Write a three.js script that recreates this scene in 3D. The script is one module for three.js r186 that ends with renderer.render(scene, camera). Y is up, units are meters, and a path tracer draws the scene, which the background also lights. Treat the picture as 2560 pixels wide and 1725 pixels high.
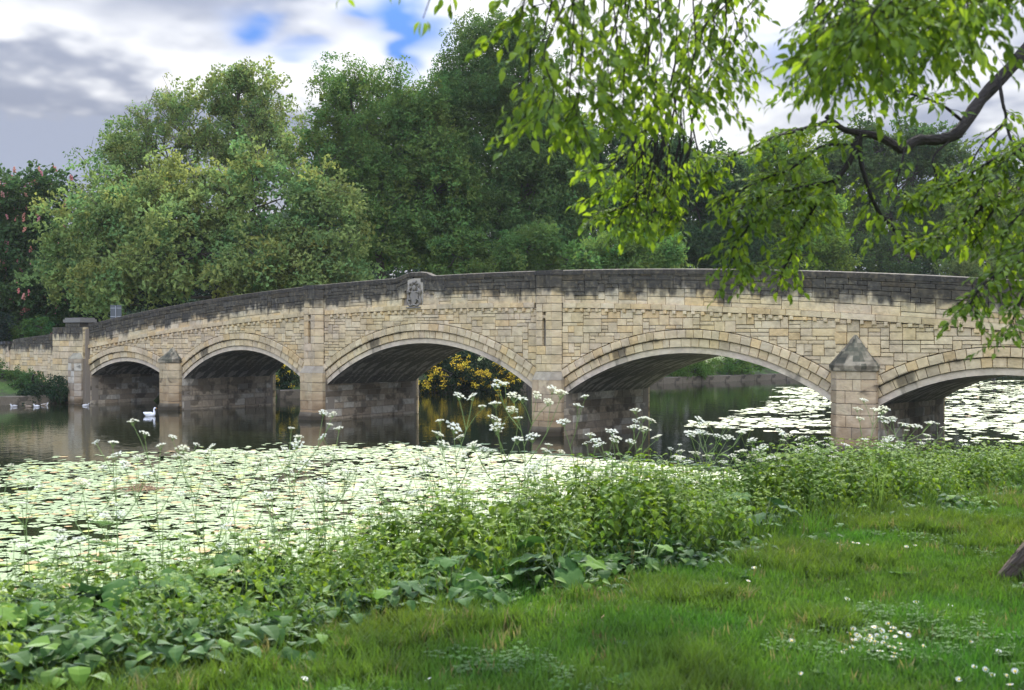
import * as THREE from 'three';
import { mergeGeometries } from 'three/addons/utils/BufferGeometryUtils.js';

// ---------------------------------------------------------------- camera, sky, sun, exposure
const scene = new THREE.Scene();
const FOCAL = 2940, CX = 1280, HORIZON = 840, EYE = 3.68;      // focal length and horizon in photograph pixels, eye height above the water
const camera = new THREE.PerspectiveCamera(2 * Math.atan(862.5 / FOCAL) * 180 / Math.PI, 2560 / 1725, 0.1, 3000);
camera.position.set(0, EYE, 0);
camera.rotation.x = -Math.atan((862.5 - HORIZON) / FOCAL);
camera.focus = 34; camera.userData.fStop = 4.2;
scene.add(camera);
const renderer = new THREE.WebGLRenderer({ antialias: true });
renderer.toneMapping = THREE.LinearToneMapping;
renderer.toneMappingExposure = 2.1;
renderer.shadowMap.enabled = true;

const SUN = new THREE.Vector3(0.20, 0.68, -0.71).normalize();
const sun = new THREE.DirectionalLight(new THREE.Color(1.0, 0.945, 0.84), 5);
sun.position.copy(SUN).multiplyScalar(150).add(new THREE.Vector3(0, 0, -45));
sun.target.position.set(0, 0, -45);
sun.castShadow = true; sun.shadow.radius = 2.2; sun.shadow.mapSize.set(4096, 4096);
Object.assign(sun.shadow.camera, { left: -90, right: 90, top: 90, bottom: -90, near: 1, far: 400 });
scene.add(sun, sun.target);

// seeded random numbers and value noise
function rng(seed) { let a = seed >>> 0; return () => { a = (a + 0x6D2B79F5) | 0; let t = Math.imul(a ^ (a >>> 15), 1 | a); t = (t + Math.imul(t ^ (t >>> 7), 61 | t)) ^ t; return ((t ^ (t >>> 14)) >>> 0) / 4294967296; }; }
const TAB = new Float32Array(65536); { const r = rng(77); for (let i = 0; i < 65536; i++) TAB[i] = r(); }
const hash3 = (x, y, z) => TAB[((x * 7919) ^ (y * 104729) ^ (z * 1299709)) & 65535];
function noise3(x, y, z = 0) {
  const xi = Math.floor(x), yi = Math.floor(y), zi = Math.floor(z); let u = x - xi, v = y - yi, w = z - zi;
  u = u * u * (3 - 2 * u); v = v * v * (3 - 2 * v); w = w * w * (3 - 2 * w);
  const L = (a, b, t) => a + (b - a) * t;
  const p = L(L(hash3(xi, yi, zi), hash3(xi + 1, yi, zi), u), L(hash3(xi, yi + 1, zi), hash3(xi + 1, yi + 1, zi), u), v);
  if (w === 0) return p;
  return L(p, L(L(hash3(xi, yi, zi + 1), hash3(xi + 1, yi, zi + 1), u), L(hash3(xi, yi + 1, zi + 1), hash3(xi + 1, yi + 1, zi + 1), u), v), w);
}
function fbm(x, y, z = 0, oct = 4) { let s = 0, a = 0.5, n = 0; for (let i = 0; i < oct; i++) { s += a * noise3(x, y, z); n += a; a *= 0.5; x = x * 2.03 + 11.3; y = y * 2.03 + 5.7; z = z * 2.03; } return s / n; }
const smooth = (a, b, x) => { const t = Math.min(1, Math.max(0, (x - a) / (b - a))); return t * t * (3 - 2 * t); };
const lerp = (a, b, t) => a + (b - a) * t;
const clamp = (x, a = 0, b = 1) => Math.min(b, Math.max(a, x));

// broken cloud under blue, brighter overhead as a clouded sky is, brighter round the sun
{
  const W = 4096, H = 2048, data = new Float32Array(W * H * 4), half = H / 2;
  const holes = [[-12.6, 14.1, 1.0, 0.75, 1], [-10.4, 13.0, 1.3, 0.35, 0.55], [-5.6, 15.3, 1.5, 1.3, 1], [-4.9, 13.2, 0.9, 1.4, 0.9], [-7.6, 15.0, 0.8, 0.5, 0.7], [-3.4, 14.2, 1.2, 1.0, 0.7], [-23.0, 15.9, 0.9, 0.5, 0.8], [13.2, 13.2, 1.0, 1.2, 0.35]];
  const shades = [[-20, 8.6, 8.5, 2.1, 1.0], [-12.5, 8.6, 5, 1.8, 0.75], [-24, 12.0, 5, 1.2, 0.55], [-15.5, 15.4, 5, 0.9, 0.5], [20, 8.2, 4, 2.6, 0.5], [13.5, 12.5, 3, 1.8, 0.35]];
  const lights = [[-22.5, 13.6, 4.5, 0.9, 0.6], [-13.5, 12.2, 7, 0.8, 0.7], [-7.5, 12.7, 4, 1.3, 0.7], [3.5, 12, 7, 5, 0.9], [9, 9, 4, 3, 0.6], [-19, 7.0, 7, 0.45, 0.35]];
  for (let j = 0; j < H; j++) {
    const el = ((j + 0.5) / H - 0.5) * Math.PI, sy = Math.sin(el), cy = Math.cos(el);
    for (let i = 0; i < W; i++) {
      const k = (j * W + i) * 4;
      if (j < half) { data[k] = 0.05; data[k + 1] = 0.065; data[k + 2] = 0.035; data[k + 3] = 1; continue; }
      const ph = ((i + 0.5) / W - 0.5) * 2 * Math.PI, dx = cy * Math.cos(ph), dz = cy * Math.sin(ph);
      if (dz > -0.4 && (i & 3 || j & 3) && j > half + 3) { const c = (((j & ~3) * W) + (i & ~3)) * 4; for (let q = 0; q < 4; q++) data[k + q] = data[c + q]; continue; }   // coarser behind the camera
      const py = sy + 0.16, u = dx / py, v = dz / py;
      const n = fbm(u * 1.9 + 3, v * 1.9 + 8, 0.3, 5), m = fbm(u * 1.0 + 41, v * 1.0 + 17, 0.7, 4), f = fbm(u * 5 + 1, v * 5 + 2, 0.5, 4);
      let hole = smooth(0.585, 0.68, n) * 0.9, light = smooth(0.3, 0.66, m) * 0.9 + (f - 0.5) * 0.5 - 1.1 * smooth(0.5, 0.2, sy);
      if (dz < -0.5) {
        const d = fbm(u * 13 + 5, v * 13 + 3, 0.9, 4), az = Math.atan2(dx, -dz) * 57.2958 + (n - 0.5) * 3.5 + (d - 0.5) * 2.2, e = el * 57.2958 + (f - 0.5) * 2.4 + (d - 0.5) * 1.2;
        const inView = smooth(0.78, 0.9, -dz);
        let hh = hole * (1 - inView), ll = lerp(light, 0.5 + (f - 0.5) * 0.9 + (d - 0.5) * 0.8 + (m - 0.5) * 0.3, inView);
        for (const [a, b, ra, rb, s] of holes) hh += s * Math.exp(-(((az - a) / ra) ** 2) - ((e - b) / rb) ** 2);
        for (const [a, b, ra, rb, s] of shades) ll -= s * 0.72 * Math.exp(-(((az - a) / ra) ** 2) - ((e - b) / rb) ** 2);
        for (const [a, b, ra, rb, s] of lights) ll += s * 0.55 * Math.exp(-(((az - a) / ra) ** 2) - ((e - b) / rb) ** 2);
        hole = hh; light = ll;
      }
      hole = clamp(hole); light = clamp(light);
      light = light * light * (3 - 2 * light);
      const lift = (0.8 + 2.9 * sy) / 1.35;   // a clouded sky is three times as bright overhead as at the horizon
      const cosS = dx * SUN.x + sy * SUN.y + dz * SUN.z, ang = Math.acos(clamp(cosS, -1, 1)) * 57.3;
      const glow = (1 + 1.0 * Math.exp(-((ang / 24) ** 2))) * (1 + 2.05 * smooth(0.05, -0.95, dx * SUN.x * 1.4 + dz * SUN.z * 1.4));   // sky opposite the sun boosted, added as fill for fronts facing the camera
      const cr = lerp(0.18, 0.495, light), cg = lerp(0.2, 0.5, light), cb = lerp(0.255, 0.515, light);
      const br = 0.07, bg = 0.155, bb = 0.38, t = hole;
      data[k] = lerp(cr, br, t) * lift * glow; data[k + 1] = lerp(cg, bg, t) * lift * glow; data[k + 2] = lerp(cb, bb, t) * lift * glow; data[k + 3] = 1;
    }
  }
  const sky = new THREE.DataTexture(data, W, H, THREE.RGBAFormat, THREE.FloatType);
  sky.mapping = THREE.EquirectangularReflectionMapping; sky.magFilter = THREE.LinearFilter; sky.colorSpace = THREE.LinearSRGBColorSpace; sky.needsUpdate = true;
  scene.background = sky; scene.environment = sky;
}

// ---------------------------------------------------------------- helpers
const C = (r, g, b) => new THREE.Color().setRGB(r, g, b);
const V3 = (x, y, z) => new THREE.Vector3(x, y, z);
// a point of the place seen at photograph pixel (px, py) and standing Z metres in front of the camera
const at = (px, py, Z) => V3((px - CX) / FOCAL * Z, EYE + (HORIZON - py) / FOCAL * Z, -Z);
const taken = new Map();
function numbered(name) { const n = taken.get(name) || 0; taken.set(name, n + 1); return n ? name + '_' + String(n).padStart(3, '0') : name; }
function tag(o, label, category, group, kind) { o.userData.label = label; if (category) o.userData.category = category; if (group) o.userData.group = group; if (kind) o.userData.kind = kind; return o; }
function thing(name, label, category, group, kind) { const o = new THREE.Group(); o.name = numbered(name); scene.add(o); return tag(o, label, category, group, kind); }
function part(name, geometry, material, parent) { const m = new THREE.Mesh(geometry, material); m.name = name; parent.add(m); return m; }
function solo(name, geometry, material, label, category, group, kind) { const m = new THREE.Mesh(geometry, material); m.name = numbered(name); scene.add(m); return tag(m, label, category, group, kind); }
function many(name, geometry, material, list, parent) { // list of [Matrix4, Color]
  const im = new THREE.InstancedMesh(geometry, material, list.length); im.name = name;
  list.forEach(([m, c], i) => { im.setMatrixAt(i, m); if (c) im.setColorAt(i, c); });
  parent.add(im); return im;
}
const _q = new THREE.Quaternion(), _e = new THREE.Euler();
function mat(p, rx, ry, rz, sx, sy = sx, sz = sx) { return new THREE.Matrix4().compose(p, new THREE.Quaternion().setFromEuler(new THREE.Euler(rx, ry, rz, 'YXZ')), V3(sx, sy, sz)); }

// geometry from loose triangles (flat shaded) with optional uv and colour
class Tri {
  constructor() { this.p = []; this.u = []; this.c = []; }
  tri(a, b, c, ua, ub, uc, col) { this.p.push(a[0], a[1], a[2], b[0], b[1], b[2], c[0], c[1], c[2]); if (ua) this.u.push(...ua, ...ub, ...uc); if (col) for (let i = 0; i < 3; i++) this.c.push(...col); }
  quad(a, b, c, d, ua, ub, uc, ud, col) { this.tri(a, b, c, ua, ub, uc, col); this.tri(a, c, d, ua, uc, ud, col); }
  build() {
    const g = new THREE.BufferGeometry(); g.setAttribute('position', new THREE.Float32BufferAttribute(this.p, 3));
    if (this.u.length) g.setAttribute('uv', new THREE.Float32BufferAttribute(this.u, 2));
    if (this.c.length) g.setAttribute('color', new THREE.Float32BufferAttribute(this.c, 3));
    g.computeVertexNormals(); return g;
  }
}
// tapered tube through points with a radius each: smooth, closed at the ends
function tube(pts, radii, sides = 6, squash = null) {
  const pos = [], idx = [], uv = [], n = pts.length; let N = V3(0, 0, 1), len = 0;
  for (let i = 0; i < n; i++) {
    const T = (i === 0 ? pts[1].clone().sub(pts[0]) : i === n - 1 ? pts[i].clone().sub(pts[i - 1]) : pts[i + 1].clone().sub(pts[i - 1])).normalize();
    if (i) len += pts[i].distanceTo(pts[i - 1]);
    if (Math.abs(T.dot(N)) > 0.95) N = Math.abs(T.x) < 0.8 ? V3(1, 0, 0) : V3(0, 1, 0);
    N = N.clone().addScaledVector(T, -T.dot(N)).normalize(); const B = T.clone().cross(N);
    for (let k = 0; k <= sides; k++) { const a = k / sides * Math.PI * 2, r = radii[i], c = Math.cos(a) * r, s = Math.sin(a) * r * (squash ? squash[i] : 1);
      pos.push(pts[i].x + N.x * c + B.x * s, pts[i].y + N.y * c + B.y * s, pts[i].z + N.z * c + B.z * s); uv.push(k / sides, len); }
  }
  const w = sides + 1;
  for (let i = 0; i < n - 1; i++) for (let k = 0; k < sides; k++) { const a = i * w + k; idx.push(a, a + 1, a + w, a + 1, a + w + 1, a + w); }
  for (let k = 1; k < sides - 1; k++) { idx.push(0, k + 1, k); const b = (n - 1) * w; idx.push(b, b + k, b + k + 1); }
  const g = new THREE.BufferGeometry(); g.setAttribute('position', new THREE.Float32BufferAttribute(pos, 3)); g.setAttribute('uv', new THREE.Float32BufferAttribute(uv, 2)); g.setIndex(idx); g.computeVertexNormals(); return g;
}
function curve(points, n) { const c = new THREE.CatmullRomCurve3(points, false, 'centripetal'); return c.getPoints(n); }
function boxG(x0, x1, y0, y1, z0, z1) { const g = new THREE.BoxGeometry(x1 - x0, y1 - y0, z1 - z0); g.translate((x0 + x1) / 2, (y0 + y1) / 2, (z0 + z1) / 2); return g; }
// textures computed from functions of u, v in 0..1 that return [r, g, b] (sRGB 0..1) or a grey
function texture(w, h, fn, srgb = true, rx = 1, ry = 1) {
  const d = new Uint8Array(w * h * 4);
  for (let j = 0; j < h; j++) for (let i = 0; i < w; i++) { const c = fn((i + 0.5) / w, (j + 0.5) / h), k = (j * w + i) * 4; const a = typeof c === 'number' ? [c, c, c] : c; for (let q = 0; q < 3; q++) d[k + q] = clamp(a[q]) * 255; d[k + 3] = 255; }
  const t = new THREE.DataTexture(d, w, h, THREE.RGBAFormat); t.magFilter = THREE.LinearFilter; t.wrapS = t.wrapT = THREE.RepeatWrapping; t.colorSpace = srgb ? THREE.SRGBColorSpace : THREE.NoColorSpace; t.repeat.set(rx, ry); t.needsUpdate = true; return t;
}
// noise that repeats over the unit square
function tileNoise(u, v, f, oct = 4, z = 0) { const a = u, b = v; const s = (x, y) => fbm(x * f, y * f, z, oct); const wu = smooth(0.75, 1, a), wv = smooth(0.75, 1, b);
  return lerp(lerp(s(a, b), s(a - 1, b), wu), lerp(s(a, b - 1), s(a - 1, b - 1), wu), wv); }
const std = (o) => new THREE.MeshStandardMaterial(o);
const leafMat = (color, extra = {}) => new THREE.MeshPhysicalMaterial({ color, roughness: 1, transmission: 0.4, thickness: 0, specularIntensity: 0.35, side: THREE.DoubleSide, ...extra });

// ---------------------------------------------------------------- land and water
// river frame: t runs along the stream, q across it, away from the near bank
const RD = [0.765, -0.644], RN = [-0.644, -0.765];            // (x, z) of the two directions
const toTQ = (x, z) => [x * RD[0] + z * RD[1], x * RN[0] + z * RN[1]];
const fromTQ = (t, q) => [t * RD[0] + q * RN[0], t * RD[1] + q * RN[1]];
const farBank = (t) => 65.2 - 3.7 * smooth(24, 32, t);
function landHeight(t, q) {
  const fb = farBank(t);
  if (q < 30) {
    let h = 2.08 - 0.3 * smooth(5.2, 6.9, q) - 2.4 * smooth(6.7, 9.6, q) - 0.6 * smooth(9, 14, q);
    if (q < 7) h += (fbm(t * 0.9, q * 0.9, 0.2, 3) - 0.5) * 0.14 + (fbm(t * 0.12, q * 0.12, 4, 2) - 0.5) * 0.25 * smooth(4, -4, q);
    return h;
  }
  const d = q - fb;
  if (d < 0.25) return -1.2;
  return 0.42 + 1.15 * smooth(0.3, 5, d) + 0.9 * smooth(5, 16, d) + (fbm(t * 0.2, q * 0.2, 2, 3) - 0.5) * 0.5 * smooth(3, 8, d);
}
const groundAt = (x, z) => landHeight(...toTQ(x, z));
{
  const ts = [], qs = [];
  for (let t = -420; t < -12; t += 24) ts.push(t); for (let t = -12; t < 24; t += 0.3) ts.push(t); for (let t = 24; t < 110; t += 2) ts.push(t); for (let t = 110; t <= 620; t += 30) ts.push(t);
  for (let q = -400; q < -4; q += 18) qs.push(q); for (let q = -4; q < 14; q += 0.3) qs.push(q); for (let q = 14; q < 59; q += 5) qs.push(q); for (let q = 59; q < 84; q += 0.5) qs.push(q); for (let q = 84; q <= 700; q += 28) qs.push(q);
  const pos = [], uv = [], idx = [], w = qs.length;
  for (const t of ts) for (const q of qs) { const [x, z] = fromTQ(t, q); pos.push(x, landHeight(t, q), z); uv.push(x / 3, z / 3); }
  for (let i = 0; i < ts.length - 1; i++) for (let j = 0; j < w - 1; j++) { const a = i * w + j; idx.push(a, a + 1, a + w, a + 1, a + w + 1, a + w); }
  const g = new THREE.BufferGeometry(); g.setAttribute('position', new THREE.Float32BufferAttribute(pos, 3)); g.setAttribute('uv', new THREE.Float32BufferAttribute(uv, 2)); g.setIndex(idx); g.computeVertexNormals();
  if (g.attributes.normal.getY(5) < 0) { const k = g.index.array; for (let i = 0; i < k.length; i += 3) [k[i], k[i + 1]] = [k[i + 1], k[i]]; g.computeVertexNormals(); }
  const soil = texture(512, 512, (u, v) => { const a = tileNoise(u, v, 6, 5), b = tileNoise(u, v, 40, 3, 3), m = smooth(0.42, 0.6, a); return [lerp(0.25, 0.27, m) + (b - 0.5) * 0.16, lerp(0.27, 0.36, m) + (b - 0.5) * 0.18, lerp(0.15, 0.13, m) + (b - 0.5) * 0.1]; });
  tag(solo('ground', g, std({ map: soil, roughness: 1, bumpMap: texture(256, 256, (u, v) => tileNoise(u, v, 24, 4, 8), false), bumpScale: 0.03 }), 'grassy river banks on both sides of the water', 'ground'), 'grassy river banks on both sides of the water', 'ground', null, 'structure');
}
{
  const g = new THREE.PlaneGeometry(900, 900, 1, 1); g.rotateX(-Math.PI / 2); g.translate(60, 0, -260);
  const uv = g.attributes.uv, p = g.attributes.position; for (let i = 0; i < uv.count; i++) uv.setXY(i, p.getX(i) / 9, p.getZ(i) / 9);
  const ripple = texture(1024, 1024, (u, v) => 0.55 * tileNoise(u, v, 26, 4, 1) + 0.3 * tileNoise(v, u, 60, 2, 5) + 0.15 * tileNoise(u, v, 7, 2, 9), false);
  const water = new THREE.MeshPhysicalMaterial({ color: C(0.0135, 0.0165, 0.0075), roughness: 0.035, ior: 1.33, bumpMap: ripple, bumpScale: 0.0065 });
  tag(solo('river_water', g, water, 'dark still river water under the bridge', 'water'), 'dark still river water under the bridge', 'water', null, 'structure');
}

// ---------------------------------------------------------------- the bridge: local x along the face, y up, z out of the face towards the near bank
const BANG = Math.atan(0.8232), BEX = Math.cos(BANG), BEZ = Math.sin(BANG);
const bridge = thing('stone_bridge', 'long buff stone arch bridge with black-stained parapet across the river', 'bridge');
bridge.position.set(0, 0, -44.89); bridge.rotation.y = -BANG;
const uAt = (px) => ((px - CX) / (65.5 * (1 + 2.8e-4 * (px - CX)))) / BEX;       // distance along the face for a photograph column
const table = (rows) => (u) => { if (u <= rows[0][0]) return rows[0][1] + (u - rows[0][0]) * (rows[1][1] - rows[0][1]) / (rows[1][0] - rows[0][0]); for (let i = 1; i < rows.length; i++) if (u <= rows[i][0]) { const a = rows[i - 1], b = rows[i]; return lerp(a[1], b[1], (u - a[0]) / (b[0] - a[0])); } const a = rows.at(-2), b = rows.at(-1); return b[1] + (u - b[0]) * (b[1] - a[1]) / (b[0] - a[0]); };
function smoothTable(rows) { // quadratic through the rows by least squares of degree 4
  const n = 5, A = Array.from({ length: n }, () => new Array(n + 1).fill(0)); const k = 20;
  for (const [x, y] of rows) for (let i = 0; i < n; i++) { for (let j = 0; j < n; j++) A[i][j] += (x / k) ** (i + j); A[i][n] += y * (x / k) ** i; }
  for (let i = 0; i < n; i++) { let p = i; for (let r = i; r < n; r++) if (Math.abs(A[r][i]) > Math.abs(A[p][i])) p = r; [A[i], A[p]] = [A[p], A[i]]; for (let r = 0; r < n; r++) if (r !== i) { const f = A[r][i] / A[i][i]; for (let c = i; c <= n; c++) A[r][c] -= f * A[i][c]; } }
  const co = A.map((r, i) => r[n] / r[i]); return (u) => co.reduce((s, c, i) => s + c * (u / k) ** i, 0);
}
const topRaw = smoothTable([[224, 4.33], [276, 4.59], [370, 4.97], [518, 5.45], [666, 5.76], [860, 5.98], [1006, 6.08], [1079, 6.11], [1323, 6.13], [1500, 6.06], [1694, 5.97], [1900, 5.83], [2150, 5.63], [2369, 5.43], [2434, 5.38], [2640, 5.14]].map(([x, y]) => [uAt(x), y]));
const stringY = smoothTable([[211, 2.96], [370, 3.60], [555, 4.18], [743, 4.54], [975, 4.715], [1058, 4.77], [1320, 4.72], [1395, 4.70], [1694, 4.56], [1901, 4.38], [2150, 4.195], [2457, 3.887], [2640, 3.7]].map(([x, y]) => [uAt(x), y]));
const CREST = uAt(1037);
const topY = (u) => topRaw(u) + 0.19 * smooth(1.05, 0.45, Math.abs(u - CREST));
const UL = -29.75, UR = 25, DEPTH = 5.7;
const PIERS = [[-22.7, -21.25], [-11.98, -10.62], [1.12, 2.47], [12.98, 14.4]];
const SPR = 1.55, RINGS = [0.2, 0.31, 0.3];                                     // bare arch ring, inner and outer voussoirs
const ARCHES = [[-29.67, -22.7, 2.36], [-21.25, -11.98, 3.02], [-10.62, 1.12, 3.39], [2.47, 12.98, 3.1], [14.4, 21.75, 2.57]].map(([a, b, top]) => { const w = (b - a) / 2, rise = top - SPR, R = (w * w + rise * rise) / (2 * rise); return { a, b, c: (a + b) / 2, cy: top - R, R, top, half: Math.asin(w / R) }; });

// one sheet of colour for the whole face: grain, soot and lichen under the coping, lime runs, tide mark
const FU0 = -48, FU1 = 26, FV0 = -0.4, FV1 = 6.6;
const faceUV = (u, v) => [(u - FU0) / (FU1 - FU0), (v - FV0) / (FV1 - FV0)];
const faceMap = texture(2048, 256, (a, b) => {
  const u = FU0 + a * (FU1 - FU0), v = FV0 + b * (FV1 - FV0);
  const g1 = fbm(u * 9, v * 9, 1, 3), g2 = fbm(u * 2.2, v * 2.2, 2, 3), g3 = fbm(u * 0.7, v * 0.7, 3, 2);
  let r = 0.95 + (g1 - 0.5) * 0.2 + (g2 - 0.5) * 0.2, g = r - 0.01 + (g3 - 0.5) * 0.02, bl = r - 0.02 + (0.5 - g3) * 0.06;
  const mixTo = (m, cr, cg, cb) => { r = lerp(r, cr, m); g = lerp(g, cg, m); bl = lerp(bl, cb, m); };
  const top = u > UL ? topY(u) : u > -33.2 ? 4.5 : 3.75;
  const d = top - v, streak = 0.6 * fbm(u * 7.5, v * 1.6, 5, 3) + 0.4 * fbm(u * 2.6, v * 3.1, 15, 3), run = fbm(u * 1.3, 3, 6, 3), blot = fbm(u * 4, v * 4, 8, 4);
  const reach = 0.54 + 0.46 * run + (streak - 0.5) * 0.8;
  const soot = smooth(0.22, -0.16, d - reach + (blot - 0.5) * 0.45) * (0.78 + 0.22 * smooth(0.3, 0.58, fbm(u * 11, v * 3.2, 17, 4)));
  const grey = smooth(1.25, 0.5, d + (blot - 0.5) * 1.2) * smooth(0.35, 0.6, blot + 0.12);
  mixTo(grey * 0.6, 0.68, 0.73, 0.82);
  mixTo(clamp(soot * (1.0 + (g1 - 0.5) * 0.9)), 0.28 + (g1 - 0.5) * 0.3, 0.29 + (g1 - 0.5) * 0.3, 0.315 + (g1 - 0.5) * 0.3);
  const speck = fbm(u * 16, v * 16, 12, 2); if (d < 1.0 && speck > 0.69) mixTo(0.4, 0.66, 0.65, 0.6);
  const tide = smooth(0.36, 0.12, v + (blot - 0.5) * 0.22); mixTo(tide * 0.75, 0.30, 0.29, 0.21);
  const damp = smooth(1.5, 0.4, v + (blot - 0.5) * 1.3); mixTo(damp * 0.4, 0.62, 0.52, 0.42);
  for (const A of ARCHES) { // lime runs and soot on the lower arch rings
    const du = u - A.c, dv = v - A.cy, rr = Math.hypot(du, dv) - A.R; if (v < SPR - 0.2 || rr < -0.1 || rr > 0.56) continue;
    const arc = Math.atan2(du, dv) * A.R, s = fbm(arc * 3.1, rr * 1.2, 21, 3), c2 = fbm(arc * 0.6, 4, 23 , 2);
    mixTo(smooth(0.52, 0.66, s) * smooth(0.42, 0.56, c2) * 0.6, 0.3, 0.3, 0.29);
    mixTo(smooth(0.58, 0.68, fbm(arc * 4.5, rr * 1.5 + 7, 31, 3)) * 0.75, 0.93, 0.93, 0.92);
  }
  return [r, g, bl];
});
faceMap.wrapS = faceMap.wrapT = THREE.ClampToEdgeWrapping;
const stoneBump = (rx, ry) => { const t = texture(256, 256, (u, v) => 0.6 * tileNoise(u, v, 9, 4, 2) + 0.4 * tileNoise(u, v, 34, 3, 6), false); t.repeat.set(rx, ry); return t; };
const faceStone = std({ map: faceMap, vertexColors: true, roughness: 0.92, bumpMap: stoneBump((FU1 - FU0) / 1.6, (FV1 - FV0) / 1.6), bumpScale: 0.03 });
const sideMap = texture(512, 512, (u, v) => { const a = tileNoise(u, v, 5, 4, 1), b = tileNoise(u, v, 30, 3, 4), s = tileNoise(u, v, 9, 4, 7); const w = smooth(0.6, 0.72, s) * 0.5, k = smooth(0.56, 0.68, a) * 0.45; let r = 0.93 + (b - 0.5) * 0.25; return [lerp(lerp(r, 0.95, w), 0.36, k), lerp(lerp(r - 0.01, 0.94, w), 0.35, k), lerp(lerp(r - 0.03, 0.92, w), 0.33, k)]; });
const sideStone = std({ map: sideMap, vertexColors: true, roughness: 0.93, bumpMap: stoneBump(1, 1), bumpScale: 0.03 });
const mortar = std({ color: C(0.235, 0.195, 0.145), roughness: 1 });
const roadTar = std({ color: C(0.06, 0.06, 0.06), roughness: 0.95 });
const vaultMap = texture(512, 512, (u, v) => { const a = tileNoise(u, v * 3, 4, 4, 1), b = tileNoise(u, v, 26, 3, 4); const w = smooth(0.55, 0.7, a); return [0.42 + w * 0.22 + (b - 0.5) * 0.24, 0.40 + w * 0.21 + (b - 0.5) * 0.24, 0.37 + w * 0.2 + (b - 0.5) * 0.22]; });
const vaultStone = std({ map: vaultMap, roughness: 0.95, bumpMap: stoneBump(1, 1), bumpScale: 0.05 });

const BUFF = [[0.62, 0.488, 0.277], [0.6, 0.463, 0.246], [0.64, 0.522, 0.314], [0.58, 0.463, 0.273], [0.6, 0.478, 0.295], [0.62, 0.453, 0.223], [0.54, 0.438, 0.269], [0.65, 0.532, 0.327], [0.62, 0.488, 0.277], [0.63, 0.497, 0.282]];
const BROWN = [[0.52, 0.399, 0.236], [0.48, 0.364, 0.214], [0.55, 0.428, 0.255], [0.51, 0.404, 0.246], [0.46, 0.374, 0.236]];
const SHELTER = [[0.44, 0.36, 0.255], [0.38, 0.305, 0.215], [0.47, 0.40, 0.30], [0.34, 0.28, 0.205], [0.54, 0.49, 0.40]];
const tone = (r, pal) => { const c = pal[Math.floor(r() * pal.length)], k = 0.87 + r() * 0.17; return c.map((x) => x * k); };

// polygons in (u, v)
function cut(poly, nx, ny, d) { // keep nx*u + ny*v <= d
  const out = []; for (let i = 0; i < poly.length; i++) { const a = poly[i], b = poly[(i + 1) % poly.length], da = nx * a[0] + ny * a[1] - d, db = nx * b[0] + ny * b[1] - d; if (da <= 0) out.push(a); if ((da < 0 && db > 0) || (da > 0 && db < 0)) { const t = da / (da - db); out.push([lerp(a[0], b[0], t), lerp(a[1], b[1], t)]); } } return out;
}
const area2 = (p) => { let s = 0; for (let i = 0; i < p.length; i++) { const a = p[i], b = p[(i + 1) % p.length]; s += a[0] * b[1] - a[1] * b[0]; } return s / 2; };
function shrink(poly, g) { // convex, counter-clockwise
  let out = poly; const n = poly.length;
  for (let i = 0; i < n; i++) { const a = poly[i], b = poly[(i + 1) % n], l = Math.hypot(b[0] - a[0], b[1] - a[1]); if (l < 1e-6) continue; const nx = (b[1] - a[1]) / l, ny = -(b[0] - a[0]) / l; out = cut(out, nx, ny, nx * a[0] + ny * a[1] - g); if (out.length < 3) return null; }
  return out;
}
// a block with chamfered front edges. frame: {o, x, y, n} maps (u, v, w) to local space
const FRONT = { o: V3(0, 0, 0), x: V3(1, 0, 0), y: V3(0, 1, 0), n: V3(0, 0, 1) };
const put = (f, u, v, w) => [f.o.x + f.x.x * u + f.y.x * v + f.n.x * w, f.o.y + f.x.y * u + f.y.y * v + f.n.y * w, f.o.z + f.x.z * u + f.y.z * v + f.n.z * w];
function block(poly, f, front, thick, bevel, col, uvOf, r, gap = 0.012) {
  if (!poly || poly.length < 3) return null; if (area2(poly) < 0) poly = poly.slice().reverse();
  const outer = shrink(poly, gap); if (!outer || Math.abs(area2(outer)) < 0.0012) return null;
  const clean = outer.filter((p, i) => { const q = outer[(i + 1) % outer.length]; return Math.hypot(p[0] - q[0], p[1] - q[1]) > 0.004; }); if (clean.length < 3) return null;
  const cx = clean.reduce((s, p) => s + p[0], 0) / clean.length, cy = clean.reduce((s, p) => s + p[1], 0) / clean.length;
  const span = Math.min(...clean.map((p) => Math.hypot(p[0] - cx, p[1] - cy))), k = Math.max(0.6, 1 - bevel / Math.max(0.02, span));
  const inner = clean.map((p) => [cx + (p[0] - cx) * k, cy + (p[1] - cy) * k]);
  const tx = (r() - 0.5) * 0.03, ty = (r() - 0.5) * 0.03, T = new Tri(), n = clean.length;
  const I = inner.map((p) => put(f, p[0], p[1], front + (p[0] - cx) * tx + (p[1] - cy) * ty)), O = clean.map((p) => put(f, p[0], p[1], front - bevel * 0.8)), B = clean.map((p) => put(f, p[0], p[1], front - thick));
  const ui = inner.map((p) => uvOf(p[0], p[1])), uo = clean.map((p) => uvOf(p[0], p[1]));
  const m = put(f, cx, cy, front + 0.004), um = uvOf(cx, cy);
  for (let i = 0; i < n; i++) { const j = (i + 1) % n; T.tri(I[i], I[j], m, ui[i], ui[j], um, col); T.quad(O[i], O[j], I[j], I[i], uo[i], uo[j], ui[j], ui[i], col); T.quad(B[i], B[j], O[j], O[i], uo[i], uo[j], uo[j], uo[i], col); }
  return T.build();
}
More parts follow.
